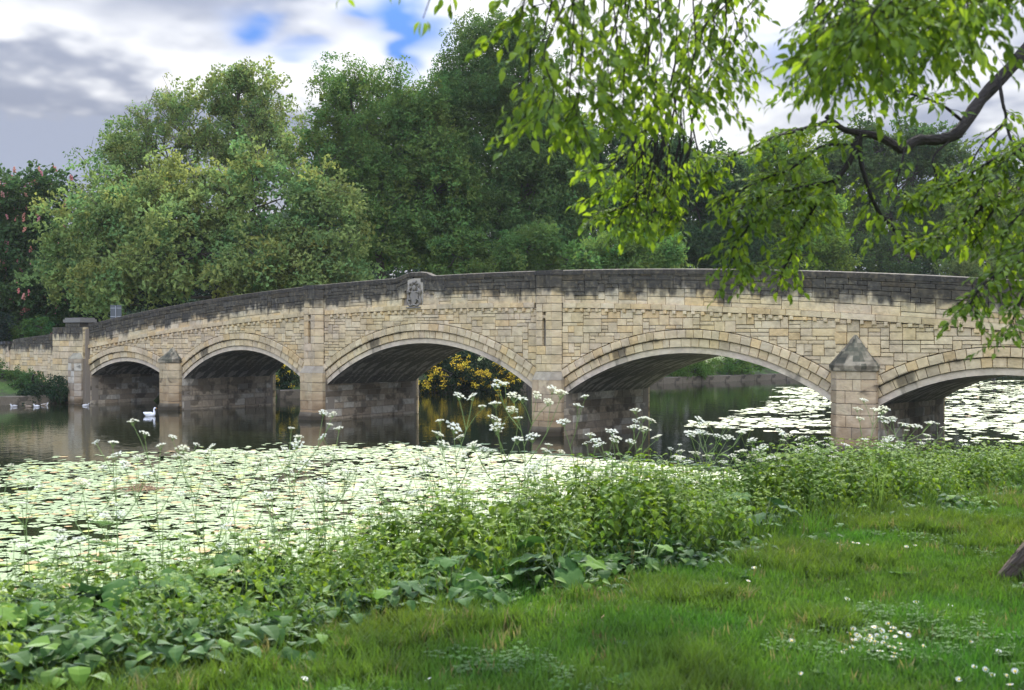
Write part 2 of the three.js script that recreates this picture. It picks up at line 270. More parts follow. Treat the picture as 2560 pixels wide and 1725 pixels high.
// uneven squared stones: rectangles of several sizes packed on a fine grid
function packed(u0, u1, v0, v1, cu, cv, sizes, r) {
  const nu = Math.round((u1 - u0) / cu), nv = Math.round((v1 - v0) / cv), used = new Uint8Array(nu * nv), out = [];
  for (let j = 0; j < nv; j++) for (let i = 0; i < nu; i++) {
    if (used[j * nu + i]) continue;
    let run = 0; while (i + run < nu && !used[j * nu + i + run]) run++;
    let [w, h] = sizes[Math.floor(r() * sizes.length)]; w = Math.min(w, run); if (run - w === 1) w = run < 7 ? run : w - 1; w = Math.max(1, Math.min(w, run)); h = Math.min(h, nv - j);
    for (let y = 1; y < h; y++) for (let x = 0; x < w; x++) if (used[(j + y) * nu + i + x]) { h = y; break; }
    for (let y = 0; y < h; y++) for (let x = 0; x < w; x++) used[(j + y) * nu + i + x] = 1;
    out.push([u0 + i * cu, v0 + j * cv, u0 + (i + w) * cu, v0 + (j + h) * cv]);
  }
  return out;
}
const rect = (a, b, c, d) => [[a, b], [c, b], [c, d], [a, d]];
function coursed(u0, u1, v0, v1, hs, ws, r) { // regular courses
  const out = []; let v = v0; while (v < v1 - 0.05) { let h = lerp(hs[0], hs[1], r()); if (v1 - v - h < hs[0] * 0.7) h = v1 - v; let u = u0; while (u < u1 - 0.02) { let w = lerp(ws[0], ws[1], r()); if (u1 - u - w < ws[0] * 0.7) w = u1 - u; out.push([u, v, Math.min(u1, u + w), v + h]); u += w; } v += h; } return out;
}
// put blocks under a part; the ones past the limit are joined
function lay(name, parent, geos, material, limit = 300) {
  geos = geos.filter(Boolean); geos.forEach((g) => g.computeBoundingSphere()); geos.sort((a, b) => b.boundingSphere.radius - a.boundingSphere.radius);
  geos.slice(0, limit).forEach((g) => part(name, g, material, parent));
  if (geos.length > limit) { const m = part('small_' + name + 's', mergeGeometries(geos.slice(limit)), material, parent); m.userData.kind = 'stuff'; }
}

{
  const r = rng(5);
  // core behind the face stones (mortar in the joints), front and back walls
  const shape = new THREE.Shape(); shape.moveTo(UL - 2, -1);
  for (let u = UL - 2; u <= UR; u += 0.25) shape.lineTo(u, topY(u) - 0.12); shape.lineTo(UR, -1);
  for (let i = 4; i >= 0; i--) { const A = ARCHES[i], R = A.R + 0.1, h = Math.asin(Math.min(0.999, (A.b - A.a) / 2 / R)); shape.lineTo(A.b, -1); for (let k = 0; k <= 28; k++) { const a = h - 2 * h * k / 28; shape.lineTo(A.c + R * Math.sin(a), A.cy + R * Math.cos(a)); } shape.lineTo(A.a, -1); }
  const wall = new THREE.ExtrudeGeometry(shape, { depth: 0.4, bevelEnabled: false, curveSegments: 1 });
  const front = wall.clone(); front.translate(0, 0, -0.54); const back = wall.clone(); back.translate(0, 0, -DEPTH);
  part('wall_core', mergeGeometries([front, back]), mortar, bridge);
  { const T = new Tri(); for (let u = UL; u < UR; u += 0.5) { const a = stringY(u) + 0.25, b = stringY(u + 0.5) + 0.25; T.quad([u, a, -0.35], [u + 0.5, b, -0.35], [u + 0.5, b, -DEPTH + 0.3], [u, a, -DEPTH + 0.3]); T.quad([u, a - 0.3, -DEPTH + 0.3], [u + 0.5, b - 0.3, -DEPTH + 0.3], [u + 0.5, b - 0.3, -0.35], [u, a - 0.3, -0.35]); } part('road_deck', T.build(), roadTar, bridge); }
  // vaults with the bare ring shown at the face
  ARCHES.forEach((A, i) => {
    const T = new Tri(), n = 30, z0 = -0.11, z1 = -DEPTH + 0.05, ring = [];
    for (let k = 0; k <= n; k++) { const a = -A.half - 0.02 + (2 * A.half + 0.04) * k / n; ring.push([A.c + A.R * Math.sin(a), A.cy + A.R * Math.cos(a), A.c + (A.R + RINGS[0]) * Math.sin(a), A.cy + (A.R + RINGS[0]) * Math.cos(a), a * A.R]); }
    const F = new Tri();
    for (let k = 0; k < n; k++) { const a = ring[k], b = ring[k + 1];
      const uv = (p, q) => faceUV(p, q);
      const w = [0, 1].map((s) => { const e = s ? b : a; const j = 0; return e; });
      F.quad([a[0], a[1], z0], [b[0], b[1], z0], [b[2], b[3], z0], [a[2], a[3], z0], uv(a[0], a[1]), uv(b[0], b[1]), uv(b[2], b[3]), uv(a[2], a[3]), [0.58, 0.49, 0.35]);
      const zs = 8; for (let s = 0; s < zs; s++) { const za = lerp(z0, z1, s / zs), zb = lerp(z0, z1, (s + 1) / zs), j = (x, z) => (noise3(x[4] * 2.1 + i * 9, z * 1.7) - 0.5) * (z > z0 - 0.01 ? 0 : 0.07);
        const P = (x, z) => { const e = j(x, z); return [x[0] + (x[0] - A.c) / A.R * e, x[1] + (x[1] - A.cy) / A.R * e, z]; };
        T.quad(P(b, za), P(a, za), P(a, zb), P(b, zb), [b[4] / 2, za / 2], [a[4] / 2, za / 2], [a[4] / 2, zb / 2], [b[4] / 2, zb / 2]); }
      T.quad([a[2], a[3], z0], [b[2], b[3], z0], [b[2], b[3], z1], [a[2], a[3], z1], [0, 0], [0, 0], [0, 0], [0, 0]);
    }
    const vault = part('arch_vault', T.build(), vaultStone, bridge); part('face_ring', F.build(), faceStone, vault);
    // two rings of wedge stones
    const rings = new THREE.Group(); rings.name = 'arch_ring'; bridge.add(rings); const geos = [];
    [[RINGS[0], RINGS[0] + RINGS[1], -0.045, 0.34], [RINGS[0] + RINGS[1], RINGS[0] + RINGS[1] + RINGS[2], 0.035, 0.36]].forEach(([r0, r1, w, step]) => {
      const lim = Math.asin(Math.min(0.995, ((A.b - A.a) / 2 + 0.12) / (A.R + r0))); let a = -lim;
      while (a < lim - 0.004) { let da = step * (0.75 + r() * 0.6) / A.R; if (lim - a - da < step * 0.5 / A.R) da = lim - a; const b = a + da, R0 = A.R + r0, R1 = A.R + r1 - r() * 0.015;
        const poly = [[A.c + R0 * Math.sin(b), A.cy + R0 * Math.cos(b)], [A.c + R1 * Math.sin(b), A.cy + R1 * Math.cos(b)], [A.c + R1 * Math.sin(a), A.cy + R1 * Math.cos(a)], [A.c + R0 * Math.sin(a), A.cy + R0 * Math.cos(a)]];
        geos.push(block(poly, FRONT, w + (r() - 0.5) * 0.018, 0.3, 0.02, tone(r, BUFF), faceUV, r, 0.009)); a = b; }
    });
    lay('voussoir', rings, geos, faceStone, 70);
  });
  // spandrel walls, one bay at a time
  const BAYS = [[UL + 0.1, -22.7], [-22.9, -11.9], [-10.7, 1.2], [2.4, 13.1], [13.0, UR]];
  const sizes = [[2, 1], [3, 1], [4, 1], [3, 2], [2, 2], [4, 2], [3, 2], [2, 3], [5, 2], [2, 1], [3, 3], [5, 1], [6, 2], [3, 1]];
  const spandrelGeos = [];
  BAYS.forEach(([u0, u1], i) => {
    const geos = [];
    const lo = SPR, hi = Math.max(stringY(u0), stringY(u1), stringY((u0 + u1) / 2)) + 0.1;
    for (const [a, b, c, d] of packed(u0, u1, lo, hi, 0.135, 0.125, sizes, r)) {
      let p = rect(a, b, c, d); const mu = (a + c) / 2, mv = (b + d) / 2;
      const s0 = stringY(a), s1 = stringY(c), l = Math.hypot(c - a, s1 - s0); p = cut(p, -(s1 - s0) / l, (c - a) / l, (-(s1 - s0) * a + (c - a) * (s0 - 0.004)) / l); if (p.length < 3) continue;
      for (const A of ARCHES) { const Re = A.R + RINGS[0] + RINGS[1] + RINGS[2]; const dx = mu - A.c, dy = mv - A.cy, len = Math.hypot(dx, dy); if (Math.abs(dx) < (A.b - A.a) / 2 + 0.6 && dy > 0) p = cut(p, -dx / len, -dy / len, -(dx * A.c + dy * A.cy) / len - Re); if (p.length < 3) break; }
      if (p.length < 3) continue;
      const g = block(p, FRONT, (r() - 0.5) * 0.036, 0.2, 0.014, tone(r, BUFF), faceUV, r, 0.0095); if (g) { g.userData.bay = i; geos.push(g); }
    }
    spandrelGeos.push(...geos);
  });
  const spandrel = new THREE.Group(); spandrel.name = 'spandrel_wall'; bridge.add(spandrel); lay('wall_stone', spandrel, spandrelGeos, faceStone, 300);
  // string course, corbels, parapet, coping
  const string = new THREE.Group(); string.name = 'string_course'; bridge.add(string); const sg = [], cg = [], pg = [], kg = [];
  const turret = (u) => PIERS.slice(1, 3).some(([a, b]) => u > a - 0.02 && u < b + 0.02);
  const strip = (u, e, y0, y1, w, thick, pal, gap) => block([[u, y0(u)], [e, y0(e)], [e, y1(e)], [u, y1(u)]], FRONT, w, thick, 0.012, tone(r, pal), faceUV, r, gap);
  for (let u = UL; u < UR;) { let e = Math.min(UR, u + 0.45 + r() * 0.65); for (const [a, b] of PIERS.slice(1, 3)) { if (u < a && e > a) e = a; if (u >= a - 0.01 && u < b) { u = b; e = b + 0.6; } } if (e - u > 0.1) sg.push(strip(u, e, stringY, (x) => stringY(x) + 0.2, 0.055 + r() * 0.012, 0.3, BUFF, 0.008)); u = e; }
  for (let u = UL + 0.3; u < UR; u += 0.33 + r() * 0.13) { if (turret(u)) continue; const y = stringY(u), w = 0.11 + r() * 0.04; cg.push(block(rect(u, y - 0.115 - r() * 0.03, u + w, y - 0.004), FRONT, 0.06 + r() * 0.03, 0.2, 0.012, tone(r, BUFF), faceUV, r, 0.004)); }
  lay('string_stone', string, sg, faceStone); lay('corbel', string, cg, faceStone);
  const parapet = new THREE.Group(); parapet.name = 'parapet'; bridge.add(parapet);
  for (const [a, b, c, d] of packed(UL, UR, 0.2, 1.35, 0.15, 0.1533, [[4, 1], [5, 2], [3, 1], [6, 2], [4, 2], [3, 2], [7, 1], [2, 1], [5, 1], [8, 2]], r)) {
    if (Math.abs((a + c) / 2 - CREST) < 0.45 && b < 1.2) continue;
    const H = (u, t) => stringY(u) + t * (topY(u) - 0.17 - stringY(u) - 0) / 1.35 + 0.2 * (1 - t / 1.35) * (t < 0.21 ? 0 : 0);
    let p = [[a, H(a, b)], [c, H(c, b)], [c, H(c, d)], [a, H(a, d)]];
    pg.push(block(p, FRONT, -0.005 + (r() - 0.5) * 0.02, 0.2, 0.01, tone(r, BUFF), faceUV, r, 0.009));
  }
  lay('parapet_stone', parapet, pg, faceStone, 300);
  const coping = new THREE.Group(); coping.name = 'coping'; bridge.add(coping);
  for (const z of [0, 1]) for (let u = UL; u < UR;) { const e = Math.min(UR, u + 0.7 + r() * 0.5), n = 3, T = new Tri(), col = tone(r, BROWN), g = 0.004;
    const prof = [[0.016, -0.17], [0.02, -0.02], [0.0, -0.004], [-0.16, 0.02], [-0.3, 0.0], [-0.36, -0.05], [-0.36, -0.17]];
    const P = (x, q) => [x, topY(x) + q[1], z ? -DEPTH - q[0] + 0.02 : q[0]];
    for (let k = 0; k < n; k++) { const a = lerp(u + g, e - g, k / n), b = lerp(u + g, e - g, (k + 1) / n); for (let m = 0; m < prof.length - 1; m++) { const p = prof[m], q = prof[m + 1], uv = (x, w) => faceUV(x, topY(x) + w[1]); const V = [P(a, p), P(b, p), P(b, q), P(a, q)], U = [uv(a, p), uv(b, p), uv(b, q), uv(a, q)]; if (z) { V.reverse(); U.reverse(); } T.quad(...V, ...U, col); } }
    for (const x of [u + g, e - g]) { const c0 = P(x, [-0.17, -0.08]); for (let m = 0; m < prof.length - 1; m++) { const V = [c0, P(x, prof[m]), P(x, prof[m + 1])]; if ((x < u + 0.1) !== !!z) V.reverse(); T.tri(...V, ...V.map((w) => faceUV(w[0], w[1])), col); } }
    kg.push(T.build()); u = e; }
  lay('coping_stone', coping, kg, faceStone, 140);

  // piers
  const SOCLE = 0.05;
  function nose(parent, uc, zDir, zBase, plan, v0, v1, r, pal, skip, course = [0.3, 0.4], only = null, material = faceStone, thick = 0.16) {
    // plan: list of (x, out) points, left to right; blocks on every facet, in shared courses
    const hs = []; let v = v0; while (v < v1 - 0.04) { let h = lerp(course[0], course[1], r()); if (v1 - v - h < course[0] * 0.7) h = v1 - v; hs.push([v, v + h]); v += h; }
    const geos = [];
    for (let k = 0; k < plan.length - 1; k++) {
      if (only && !only.includes(k)) continue;
      const [ax, ao] = plan[k], [bx, bo] = plan[k + 1], L = Math.hypot(bx - ax, bo - ao); if (L < 0.02) continue;
      const o = V3(uc + ax * zDir, 0, zBase + ao * zDir), x = V3((bx - ax) / L * zDir, 0, (bo - ao) / L * zDir), n = V3(-x.z, 0, x.x); n.set(x.z, 0, -x.x).multiplyScalar(-1); if (n.z * zDir < 0 && Math.abs(n.z) > 0.01) n.multiplyScalar(-1); if (Math.abs(n.z) <= 0.01) n.set(Math.sign(ax) * zDir, 0, 0);
      const f = { o, x, y: V3(0, 1, 0), n };
      hs.forEach(([a, b], c) => { const cutsAt = []; if (L > 0.55) { cutsAt.push(L * (c % 2 ? 0.35 : 0.62) + (r() - 0.5) * 0.08); if (L > 1) cutsAt.push(L * 0.85); } let pieces = []; let u = 0; for (const e of [...cutsAt.sort((p, q) => p - q), L]) { pieces.push([u, e]); u = e; }
        if (skip && k === skip.facet && b > skip.v0 && a < skip.v1) { const m = L / 2; pieces = [[0, m - skip.w / 2], [m + skip.w / 2, L]]; }
        for (const [p, q] of pieces) geos.push(block(rect(p, a, q, b), f, (r() - 0.5) * 0.014, thick, 0.012, tone(r, pal), material === faceStone ? (s, t) => faceUV(uc + ax + s * (bx - ax) / L, t) : (s, t) => [(s + k) / 2, t / 2], r, 0.009)); });
    }
    lay('pier_stone', parent, geos, material, 200);
  }
  function prism(plan, uc, zDir, zBase, v0, v1, inset) { const s = new THREE.Shape(); const pts = plan.map(([x, o]) => [x * (1 - inset / 0.8), Math.max(-0.1, o - inset)]); s.moveTo(pts[0][0], -0.2); pts.forEach((p) => s.lineTo(p[0], p[1])); s.lineTo(pts.at(-1)[0], -0.2); const g = new THREE.ExtrudeGeometry(s, { depth: v1 - v0, bevelEnabled: false }); g.rotateX(-Math.PI / 2); g.scale(zDir, 1, -zDir); g.translate(uc, v0, zBase); return g; }
  const flip = (g) => { const p = g.attributes.position; for (let i = 0; i < p.count; i += 3) for (let c = 0; c < 3; c++) { const a = p.getComponent(i, c); p.setComponent(i, c, p.getComponent(i + 1, c)); p.setComponent(i + 1, c, a); } g.computeVertexNormals(); return g; };
  PIERS.forEach(([a, b], i) => {
    const uc = (a + b) / 2, hw = (b - a) / 2, tall = i === 1 || i === 2, rr = rng(300 + i);
    const body = part('pier', boxG(a + 0.03, b - 0.03, -1.2, SPR + 0.25, -DEPTH + 0.1, -0.1), mortar, bridge);
    const low = [[-hw - 0.02, 0.0], [-hw - 0.02, 0.16], [-0.40, 0.52], [0.40, 0.52], [hw + 0.02, 0.16], [hw + 0.02, 0.0]];
    const lowTop = tall ? 2.06 : i === 0 ? 2.36 : 2.62;
    part('pier_core', flip(prism(low, uc, 1, 0, -1.2, lowTop, 0.03)), mortar, body);
    nose(body, uc, 1, 0, low, -0.28, lowTop, rr, BROWN, null, [0.32, 0.42]);
    // sloped plinth at the water
    { const T = new Tri(); for (let k = 0; k < low.length - 1; k++) { const p = low[k], q = low[k + 1], e = 0.09, P = (w, s, y) => [uc + w[0] * (1 + s * 0.12), y, w[1] + s]; const V = [P(p, e, -0.6), P(q, e, -0.6), P(q, e, 0.16), P(p, e, 0.16)], W = [P(p, e, 0.16), P(q, e, 0.16), P(q, 0.005, 0.34), P(p, 0.005, 0.34)]; const cc = [0.2, 0.18, 0.13]; for (const S of [V, W]) T.quad(...S, ...S.map((x) => faceUV(x[0], x[1])), cc); } part('plinth', T.build(), faceStone, body); }
    // long side wall seen under the arch to the right, and the nose at the back
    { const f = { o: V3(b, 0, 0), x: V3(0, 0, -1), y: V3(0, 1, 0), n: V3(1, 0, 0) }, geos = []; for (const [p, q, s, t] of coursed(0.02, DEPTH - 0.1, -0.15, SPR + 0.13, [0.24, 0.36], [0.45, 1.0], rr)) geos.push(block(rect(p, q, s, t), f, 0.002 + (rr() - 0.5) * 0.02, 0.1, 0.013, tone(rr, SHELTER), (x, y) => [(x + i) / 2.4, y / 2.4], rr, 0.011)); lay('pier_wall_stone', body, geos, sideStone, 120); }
    const rear = [[-hw, 0], [-hw, 0.12], [-0.36, 0.5], [0.36, 0.5], [hw, 0.12], [hw, 0]];
    part('pier_core', prism(rear, uc, -1, -DEPTH, -1.2, 2.3, 0.03), mortar, body); nose(body, uc, -1, -DEPTH, rear, -0.28, 2.3, rr, BUFF, null, [0.3, 0.4], [0, 1, 2], sideStone);
    if (tall) {
      const up = [[-0.61, 0.0], [-0.61, 0.03], [-0.36, 0.33], [0.36, 0.33], [0.61, 0.03], [0.61, 0.0]], vt = topY(uc) - 0.17;
      // weathering from the broad foot to the turret
      { const T = new Tri(), cc = [0.36, 0.31, 0.22]; for (let k = 0; k < low.length - 1; k++) { const P = (w, y) => [uc + w[0], y, w[1]]; const S = [P(low[k], lowTop), P(low[k + 1], lowTop), P(up[k + 1], lowTop + 0.3), P(up[k], lowTop + 0.3)]; T.quad(...S, ...S.map((x) => faceUV(x[0], x[1])), cc); } part('weathering', T.build(), faceStone, body); }
      const tur = part('turret', flip(prism(up, uc, 1, 0, lowTop, vt, 0.17)), mortar, bridge);
      nose(tur, uc, 1, 0, up, lowTop + 0.3, vt, rr, BUFF, { facet: 2, v0: 3.42, v1: 4.42, w: 0.15 }, [0.28, 0.36], null, faceStone, 0.14);
      // arched head of the slit and the cross arm
      { const s = new THREE.Shape(); s.moveTo(-0.085, 0); s.lineTo(-0.085, 0.16); s.lineTo(0.085, 0.16); s.lineTo(0.085, 0); s.lineTo(0.068, 0); s.absarc(0, 0, 0.068, 0, Math.PI, false); const g = new THREE.ExtrudeGeometry(s, { depth: 0.12, bevelEnabled: false, curveSegments: 8 }); g.translate(uc, 4.29, 0.2); const c = new Float32Array(g.attributes.position.count * 3); for (let k = 0; k < c.length; k += 3) { c[k] = 0.47; c[k + 1] = 0.37; c[k + 2] = 0.22; } g.setAttribute('color', new THREE.BufferAttribute(c, 3)); const uv = g.attributes.uv, p = g.attributes.position; for (let k = 0; k < uv.count; k++) uv.setXY(k, ...faceUV(p.getX(k), p.getY(k))); part('slit_head', g, faceStone, tur); }
      const cap = new Tri(), cc = [0.4, 0.33, 0.22]; for (let k = 0; k < up.length - 1; k++) { const P = (w, y, s) => [uc + w[0] * (1 + s), y, w[1] + s * 0.25]; for (const S of [[P(up[k], vt, 0.06), P(up[k + 1], vt, 0.06), P(up[k + 1], vt + 0.17, 0.06), P(up[k], vt + 0.17, 0.06)], [P(up[k], vt + 0.17, 0.06), P(up[k + 1], vt + 0.17, 0.06), [uc + up[k + 1][0] * 0.5, vt + 0.2, -0.1], [uc + up[k][0] * 0.5, vt + 0.2, -0.1]], [P(up[k], vt, 0), P(up[k + 1], vt, 0), P(up[k + 1], vt, 0.06), P(up[k], vt, 0.06)]]) cap.quad(...S, ...S.map((x) => faceUV(x[0], x[1])), cc); } part('turret_coping', cap.build(), faceStone, tur);
    } else {
      // pointed cap in three sloping tiers with rough mossy stone
      const capTop = i === 0 ? 3.14 : 3.72, mid = lerp(lowTop, capTop, 0.42), T = new Tri(), rows = [[lowTop, 1.05, 1.1], [lowTop + 0.16, 1.06, 1.12], [mid, 0.72, 0.74], [capTop, 0.03, 0.03]], N = 5;
      const P = (w, row, k) => { const e = (noise3(w[0] * 5 + i * 7, row[0] * 5, w[1] * 5) - 0.5) * 0.05; return [uc + w[0] * row[1] + e, row[0], Math.max(-0.02, w[1] * row[2] + e * 0.6)]; };
      const fine = []; low.forEach((p, k) => { if (!k) { fine.push(p); return; } const q = low[k - 1]; for (let m = 1; m <= 3; m++) fine.push([lerp(q[0], p[0], m / 3), lerp(q[1], p[1], m / 3)]); });
      const levels = []; for (let k = 0; k < rows.length - 1; k++) for (let m = 0; m < N; m++) { const t = m / N; levels.push([0, 1, 2].map((c) => lerp(rows[k][c], rows[k + 1][c], t))); } levels.push(rows.at(-1));
      for (let l = 0; l < levels.length - 1; l++) for (let k = 0; k < fine.length - 1; k++) { const n = fbm(fine[k][0] * 4 + i, levels[l][0] * 4, fine[k][1] * 3, 3), moss = smooth(0.42, 0.6, n); const cc = [lerp(0.34, 0.12, moss), lerp(0.29, 0.115, moss), lerp(0.2, 0.075, moss)]; const S = [P(fine[k], levels[l]), P(fine[k + 1], levels[l]), P(fine[k + 1], levels[l + 1]), P(fine[k], levels[l + 1])]; T.quad(...S, ...S.map((x) => [x[0] / 2, x[1] / 2]), cc); }
      part('pier_cap', T.build(), sideStone, body);
    }
  });

  // carved coat of arms in a niche under the raised coping
  { const arms = new THREE.Group(); arms.name = 'coat_of_arms'; bridge.add(arms); arms.position.set(CREST, 4.92, -0.03);
    const dark = std({ color: C(0.22, 0.195, 0.155), roughness: 0.95, bumpMap: stoneBump(2, 2), bumpScale: 0.03 });
    part('back_panel', boxG(-0.44, 0.44, -0.12, 1.12, -0.16, 0.0), std({ color: C(0.36, 0.315, 0.24), roughness: 0.95 }), arms);
    const sh = new THREE.Shape(); sh.moveTo(-0.2, 0.55); sh.quadraticCurveTo(0, 0.6, 0.2, 0.55); sh.quadraticCurveTo(0.22, 0.22, 0, 0.08); sh.quadraticCurveTo(-0.22, 0.22, -0.2, 0.55);
    const sg2 = new THREE.ExtrudeGeometry(sh, { depth: 0.06, bevelEnabled: true, bevelSize: 0.03, bevelThickness: 0.03, bevelSegments: 2 }); part('shield', sg2, dark, arms);
    for (const s of [-1, 1]) { // two supporters: beasts rearing beside the shield
      const p = curve([V3(s * 0.3, 0.04, 0.03), V3(s * 0.34, 0.22, 0.06), V3(s * 0.30, 0.42, 0.07), V3(s * 0.33, 0.56, 0.07), V3(s * 0.26, 0.68, 0.07)], 12); part('supporter', tube(p, p.map((_, i) => 0.055 + 0.03 * Math.sin(i * 0.8)), 7), dark, arms);
      for (const y of [0.2, 0.5]) part('supporter_limb', tube([V3(s * 0.31, y, 0.08), V3(s * 0.22, y + 0.07, 0.12), V3(s * 0.15, y + 0.05, 0.12)], [0.04, 0.035, 0.025], 6), dark, arms);
      const m = curve([V3(s * 0.05, 0.85, 0.05), V3(s * 0.2, 0.92, 0.06), V3(s * 0.28, 0.8, 0.06), V3(s * 0.18, 0.73, 0.06), V3(s * 0.3, 0.68, 0.05)], 12); part('mantling', tube(m, m.map(() => 0.035), 6), dark, arms); }
    const helm = new THREE.SphereGeometry(0.11, 10, 8); helm.scale(1, 1.15, 0.8); helm.translate(0, 0.72, 0.06); part('helmet', helm, dark, arms);
    const crest = curve([V3(-0.12, 0.86, 0.05), V3(-0.04, 0.97, 0.07), V3(0.06, 0.95, 0.07), V3(0.12, 1.02, 0.06)], 10); part('crest', tube(crest, crest.map((_, i) => 0.06 - i * 0.003), 7), dark, arms);
    const rib = curve([V3(-0.36, 0.1, 0.04), V3(-0.2, 0.0, 0.09), V3(0, 0.04, 0.1), V3(0.2, 0.0, 0.09), V3(0.36, 0.1, 0.04)], 16); part('ribbon', tube(rib, rib.map(() => 0.05), 6), dark, arms);
    part('ledge', boxG(-0.4, 0.4, -0.1, -0.045, 0, 0.14), dark, arms);
  }

  // abutment at the far end: square tower with a low nose and a capped turret
  { const ab = part('abutment', boxG(-32.85, UL + 0.05, -1.2, 4.05, -DEPTH, 0.2), mortar, bridge), rr = rng(41), geos = [], sd = [];
    const f = { o: V3(0, 0, 0.34), x: V3(1, 0, 0), y: V3(0, 1, 0), n: V3(0, 0, 1) };
    for (const [a, b, c, d] of coursed(-32.9, -29.78, 0.0, 4.17, [0.26, 0.4], [0.4, 0.85], rr)) geos.push(block(rect(a, b, c, d), f, (rr() - 0.5) * 0.02, 0.18, 0.012, tone(rr, BUFF.slice(2)), faceUV, rr, 0.01));
    for (const [a, b, c, d] of coursed(-31.55, -30.05, 4.17, 4.42, [0.22, 0.26], [0.45, 0.8], rr)) geos.push(block(rect(a, b, c, d), f, 0.0, 0.5, 0.012, tone(rr, BUFF.slice(2)), faceUV, rr, 0.006));
    part('core_top', boxG(-31.5, -30.1, 4.0, 4.4, -0.5, 0.2), mortar, ab);
    const fs = { o: V3(-29.76, 0, 0.33), x: V3(0, 0, -1), y: V3(0, 1, 0), n: V3(1, 0, 0) }; for (const [a, b, c, d] of coursed(0, 0.36, 0, 4.17, [0.26, 0.4], [0.4, 0.5], rr)) sd.push(block(rect(a, b, c, d), fs, 0, 0.1, 0.012, tone(rr, BUFF), (x, y) => [x / 2, y / 2], rr, 0.008));
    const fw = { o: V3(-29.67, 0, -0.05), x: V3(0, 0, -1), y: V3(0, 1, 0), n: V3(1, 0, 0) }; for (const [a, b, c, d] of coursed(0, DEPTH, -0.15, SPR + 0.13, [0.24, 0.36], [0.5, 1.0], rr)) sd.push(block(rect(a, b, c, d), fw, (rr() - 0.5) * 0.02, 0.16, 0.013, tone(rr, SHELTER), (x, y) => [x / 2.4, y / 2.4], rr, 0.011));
    lay('abutment_stone', ab, geos, faceStone, 150); lay('abutment_side_stone', ab, sd, sideStone, 100);
    const cap = new THREE.BoxGeometry(1.72, 0.17, 1.0); cap.translate(-30.8, 4.505, -0.1); const cap2 = new THREE.BoxGeometry(1.6, 0.09, 0.86); cap2.translate(-30.8, 4.632, -0.1); part('tower_cap', mergeGeometries([cap, cap2]), std({ color: C(0.2, 0.185, 0.155), roughness: 0.95, bumpMap: stoneBump(3, 1), bumpScale: 0.04 }), ab);
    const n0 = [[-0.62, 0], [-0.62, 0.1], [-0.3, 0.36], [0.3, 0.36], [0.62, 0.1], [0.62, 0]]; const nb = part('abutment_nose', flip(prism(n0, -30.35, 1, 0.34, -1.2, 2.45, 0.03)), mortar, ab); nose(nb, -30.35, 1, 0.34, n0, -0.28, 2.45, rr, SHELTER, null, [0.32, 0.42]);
    const T = new Tri(); for (let k = 0; k < n0.length - 1; k++) { const S = [[-30.35 + n0[k][0], 2.45, 0.34 + n0[k][1]], [-30.35 + n0[k + 1][0], 2.45, 0.34 + n0[k + 1][1]], [-30.35 + n0[k + 1][0] * 0.6, 2.78, 0.33], [-30.35 + n0[k][0] * 0.6, 2.78, 0.33]]; T.quad(...S, ...S.map((x) => faceUV(x[0], x[1])), [0.3, 0.27, 0.2]); } part('nose_cap', T.build(), faceStone, nb);
  }
  part('near_abutment', boxG(21.75, UR, -1.2, 3.6, -DEPTH + 0.02, -0.45), mortar, bridge);
}
// wing wall beyond the tower and the low quay in front of it
{
  const w = thing('wing_wall', 'pale coursed stone garden wall running on from the bridge tower', 'wall'); w.position.copy(bridge.position); w.rotation.y = bridge.rotation.y; const r = rng(61);
  const top = (u) => u > -38 ? lerp(3.5, 3.86, (u + 38) / 5) : 3.2 + (u + 38) * 0.02;
  const core = new THREE.Shape(); core.moveTo(-50, 0); core.lineTo(-50, 2.9); core.lineTo(-38.02, 3.1); core.lineTo(-38, 3.45); core.lineTo(-32.85, 3.82); core.lineTo(-32.85, 0); const cg = new THREE.ExtrudeGeometry(core, { depth: 0.4, bevelEnabled: false }); cg.translate(0, 0, -0.44); part('wall_core', cg, mortar, w);
  const geos = [];
  for (const [a, b, c, d] of packed(-49.5, -32.9, 0.7, 3.9, 0.15, 0.16, [[4, 2], [3, 1], [5, 2], [4, 1], [6, 2], [3, 2], [2, 2]], r)) { const m = (a + c) / 2; let p = rect(a, b, c, d); const t0 = top(a) - 0.02, t1 = top(Math.min(c, -32.9)) - 0.02, l = Math.hypot(c - a, t1 - t0); p = cut(p, -(t1 - t0) / l, (c - a) / l, (-(t1 - t0) * a + (c - a) * t0) / l); if (p.length < 3) continue; const s = m < -38.05 ? 0.14 : 0.08; geos.push(block(p, FRONT, s + (r() - 0.5) * 0.02, 0.2, 0.012, tone(r, BUFF.slice(2)), faceUV, r, 0.009)); }
  lay('wall_stone', w, geos, faceStone, 300);
  const rough = []; for (let u = -49; u < -38.1; u += 0.28 + r() * 0.2) rough.push(block(rect(u, top(u) - 0.02, u + 0.3 + r() * 0.08, top(u) + 0.12 + r() * 0.09), FRONT, 0.2 + r() * 0.05, 0.6, 0.03, tone(r, SHELTER), faceUV, r, 0.004)); lay('coping_rubble', w, rough, faceStone, 60);
}

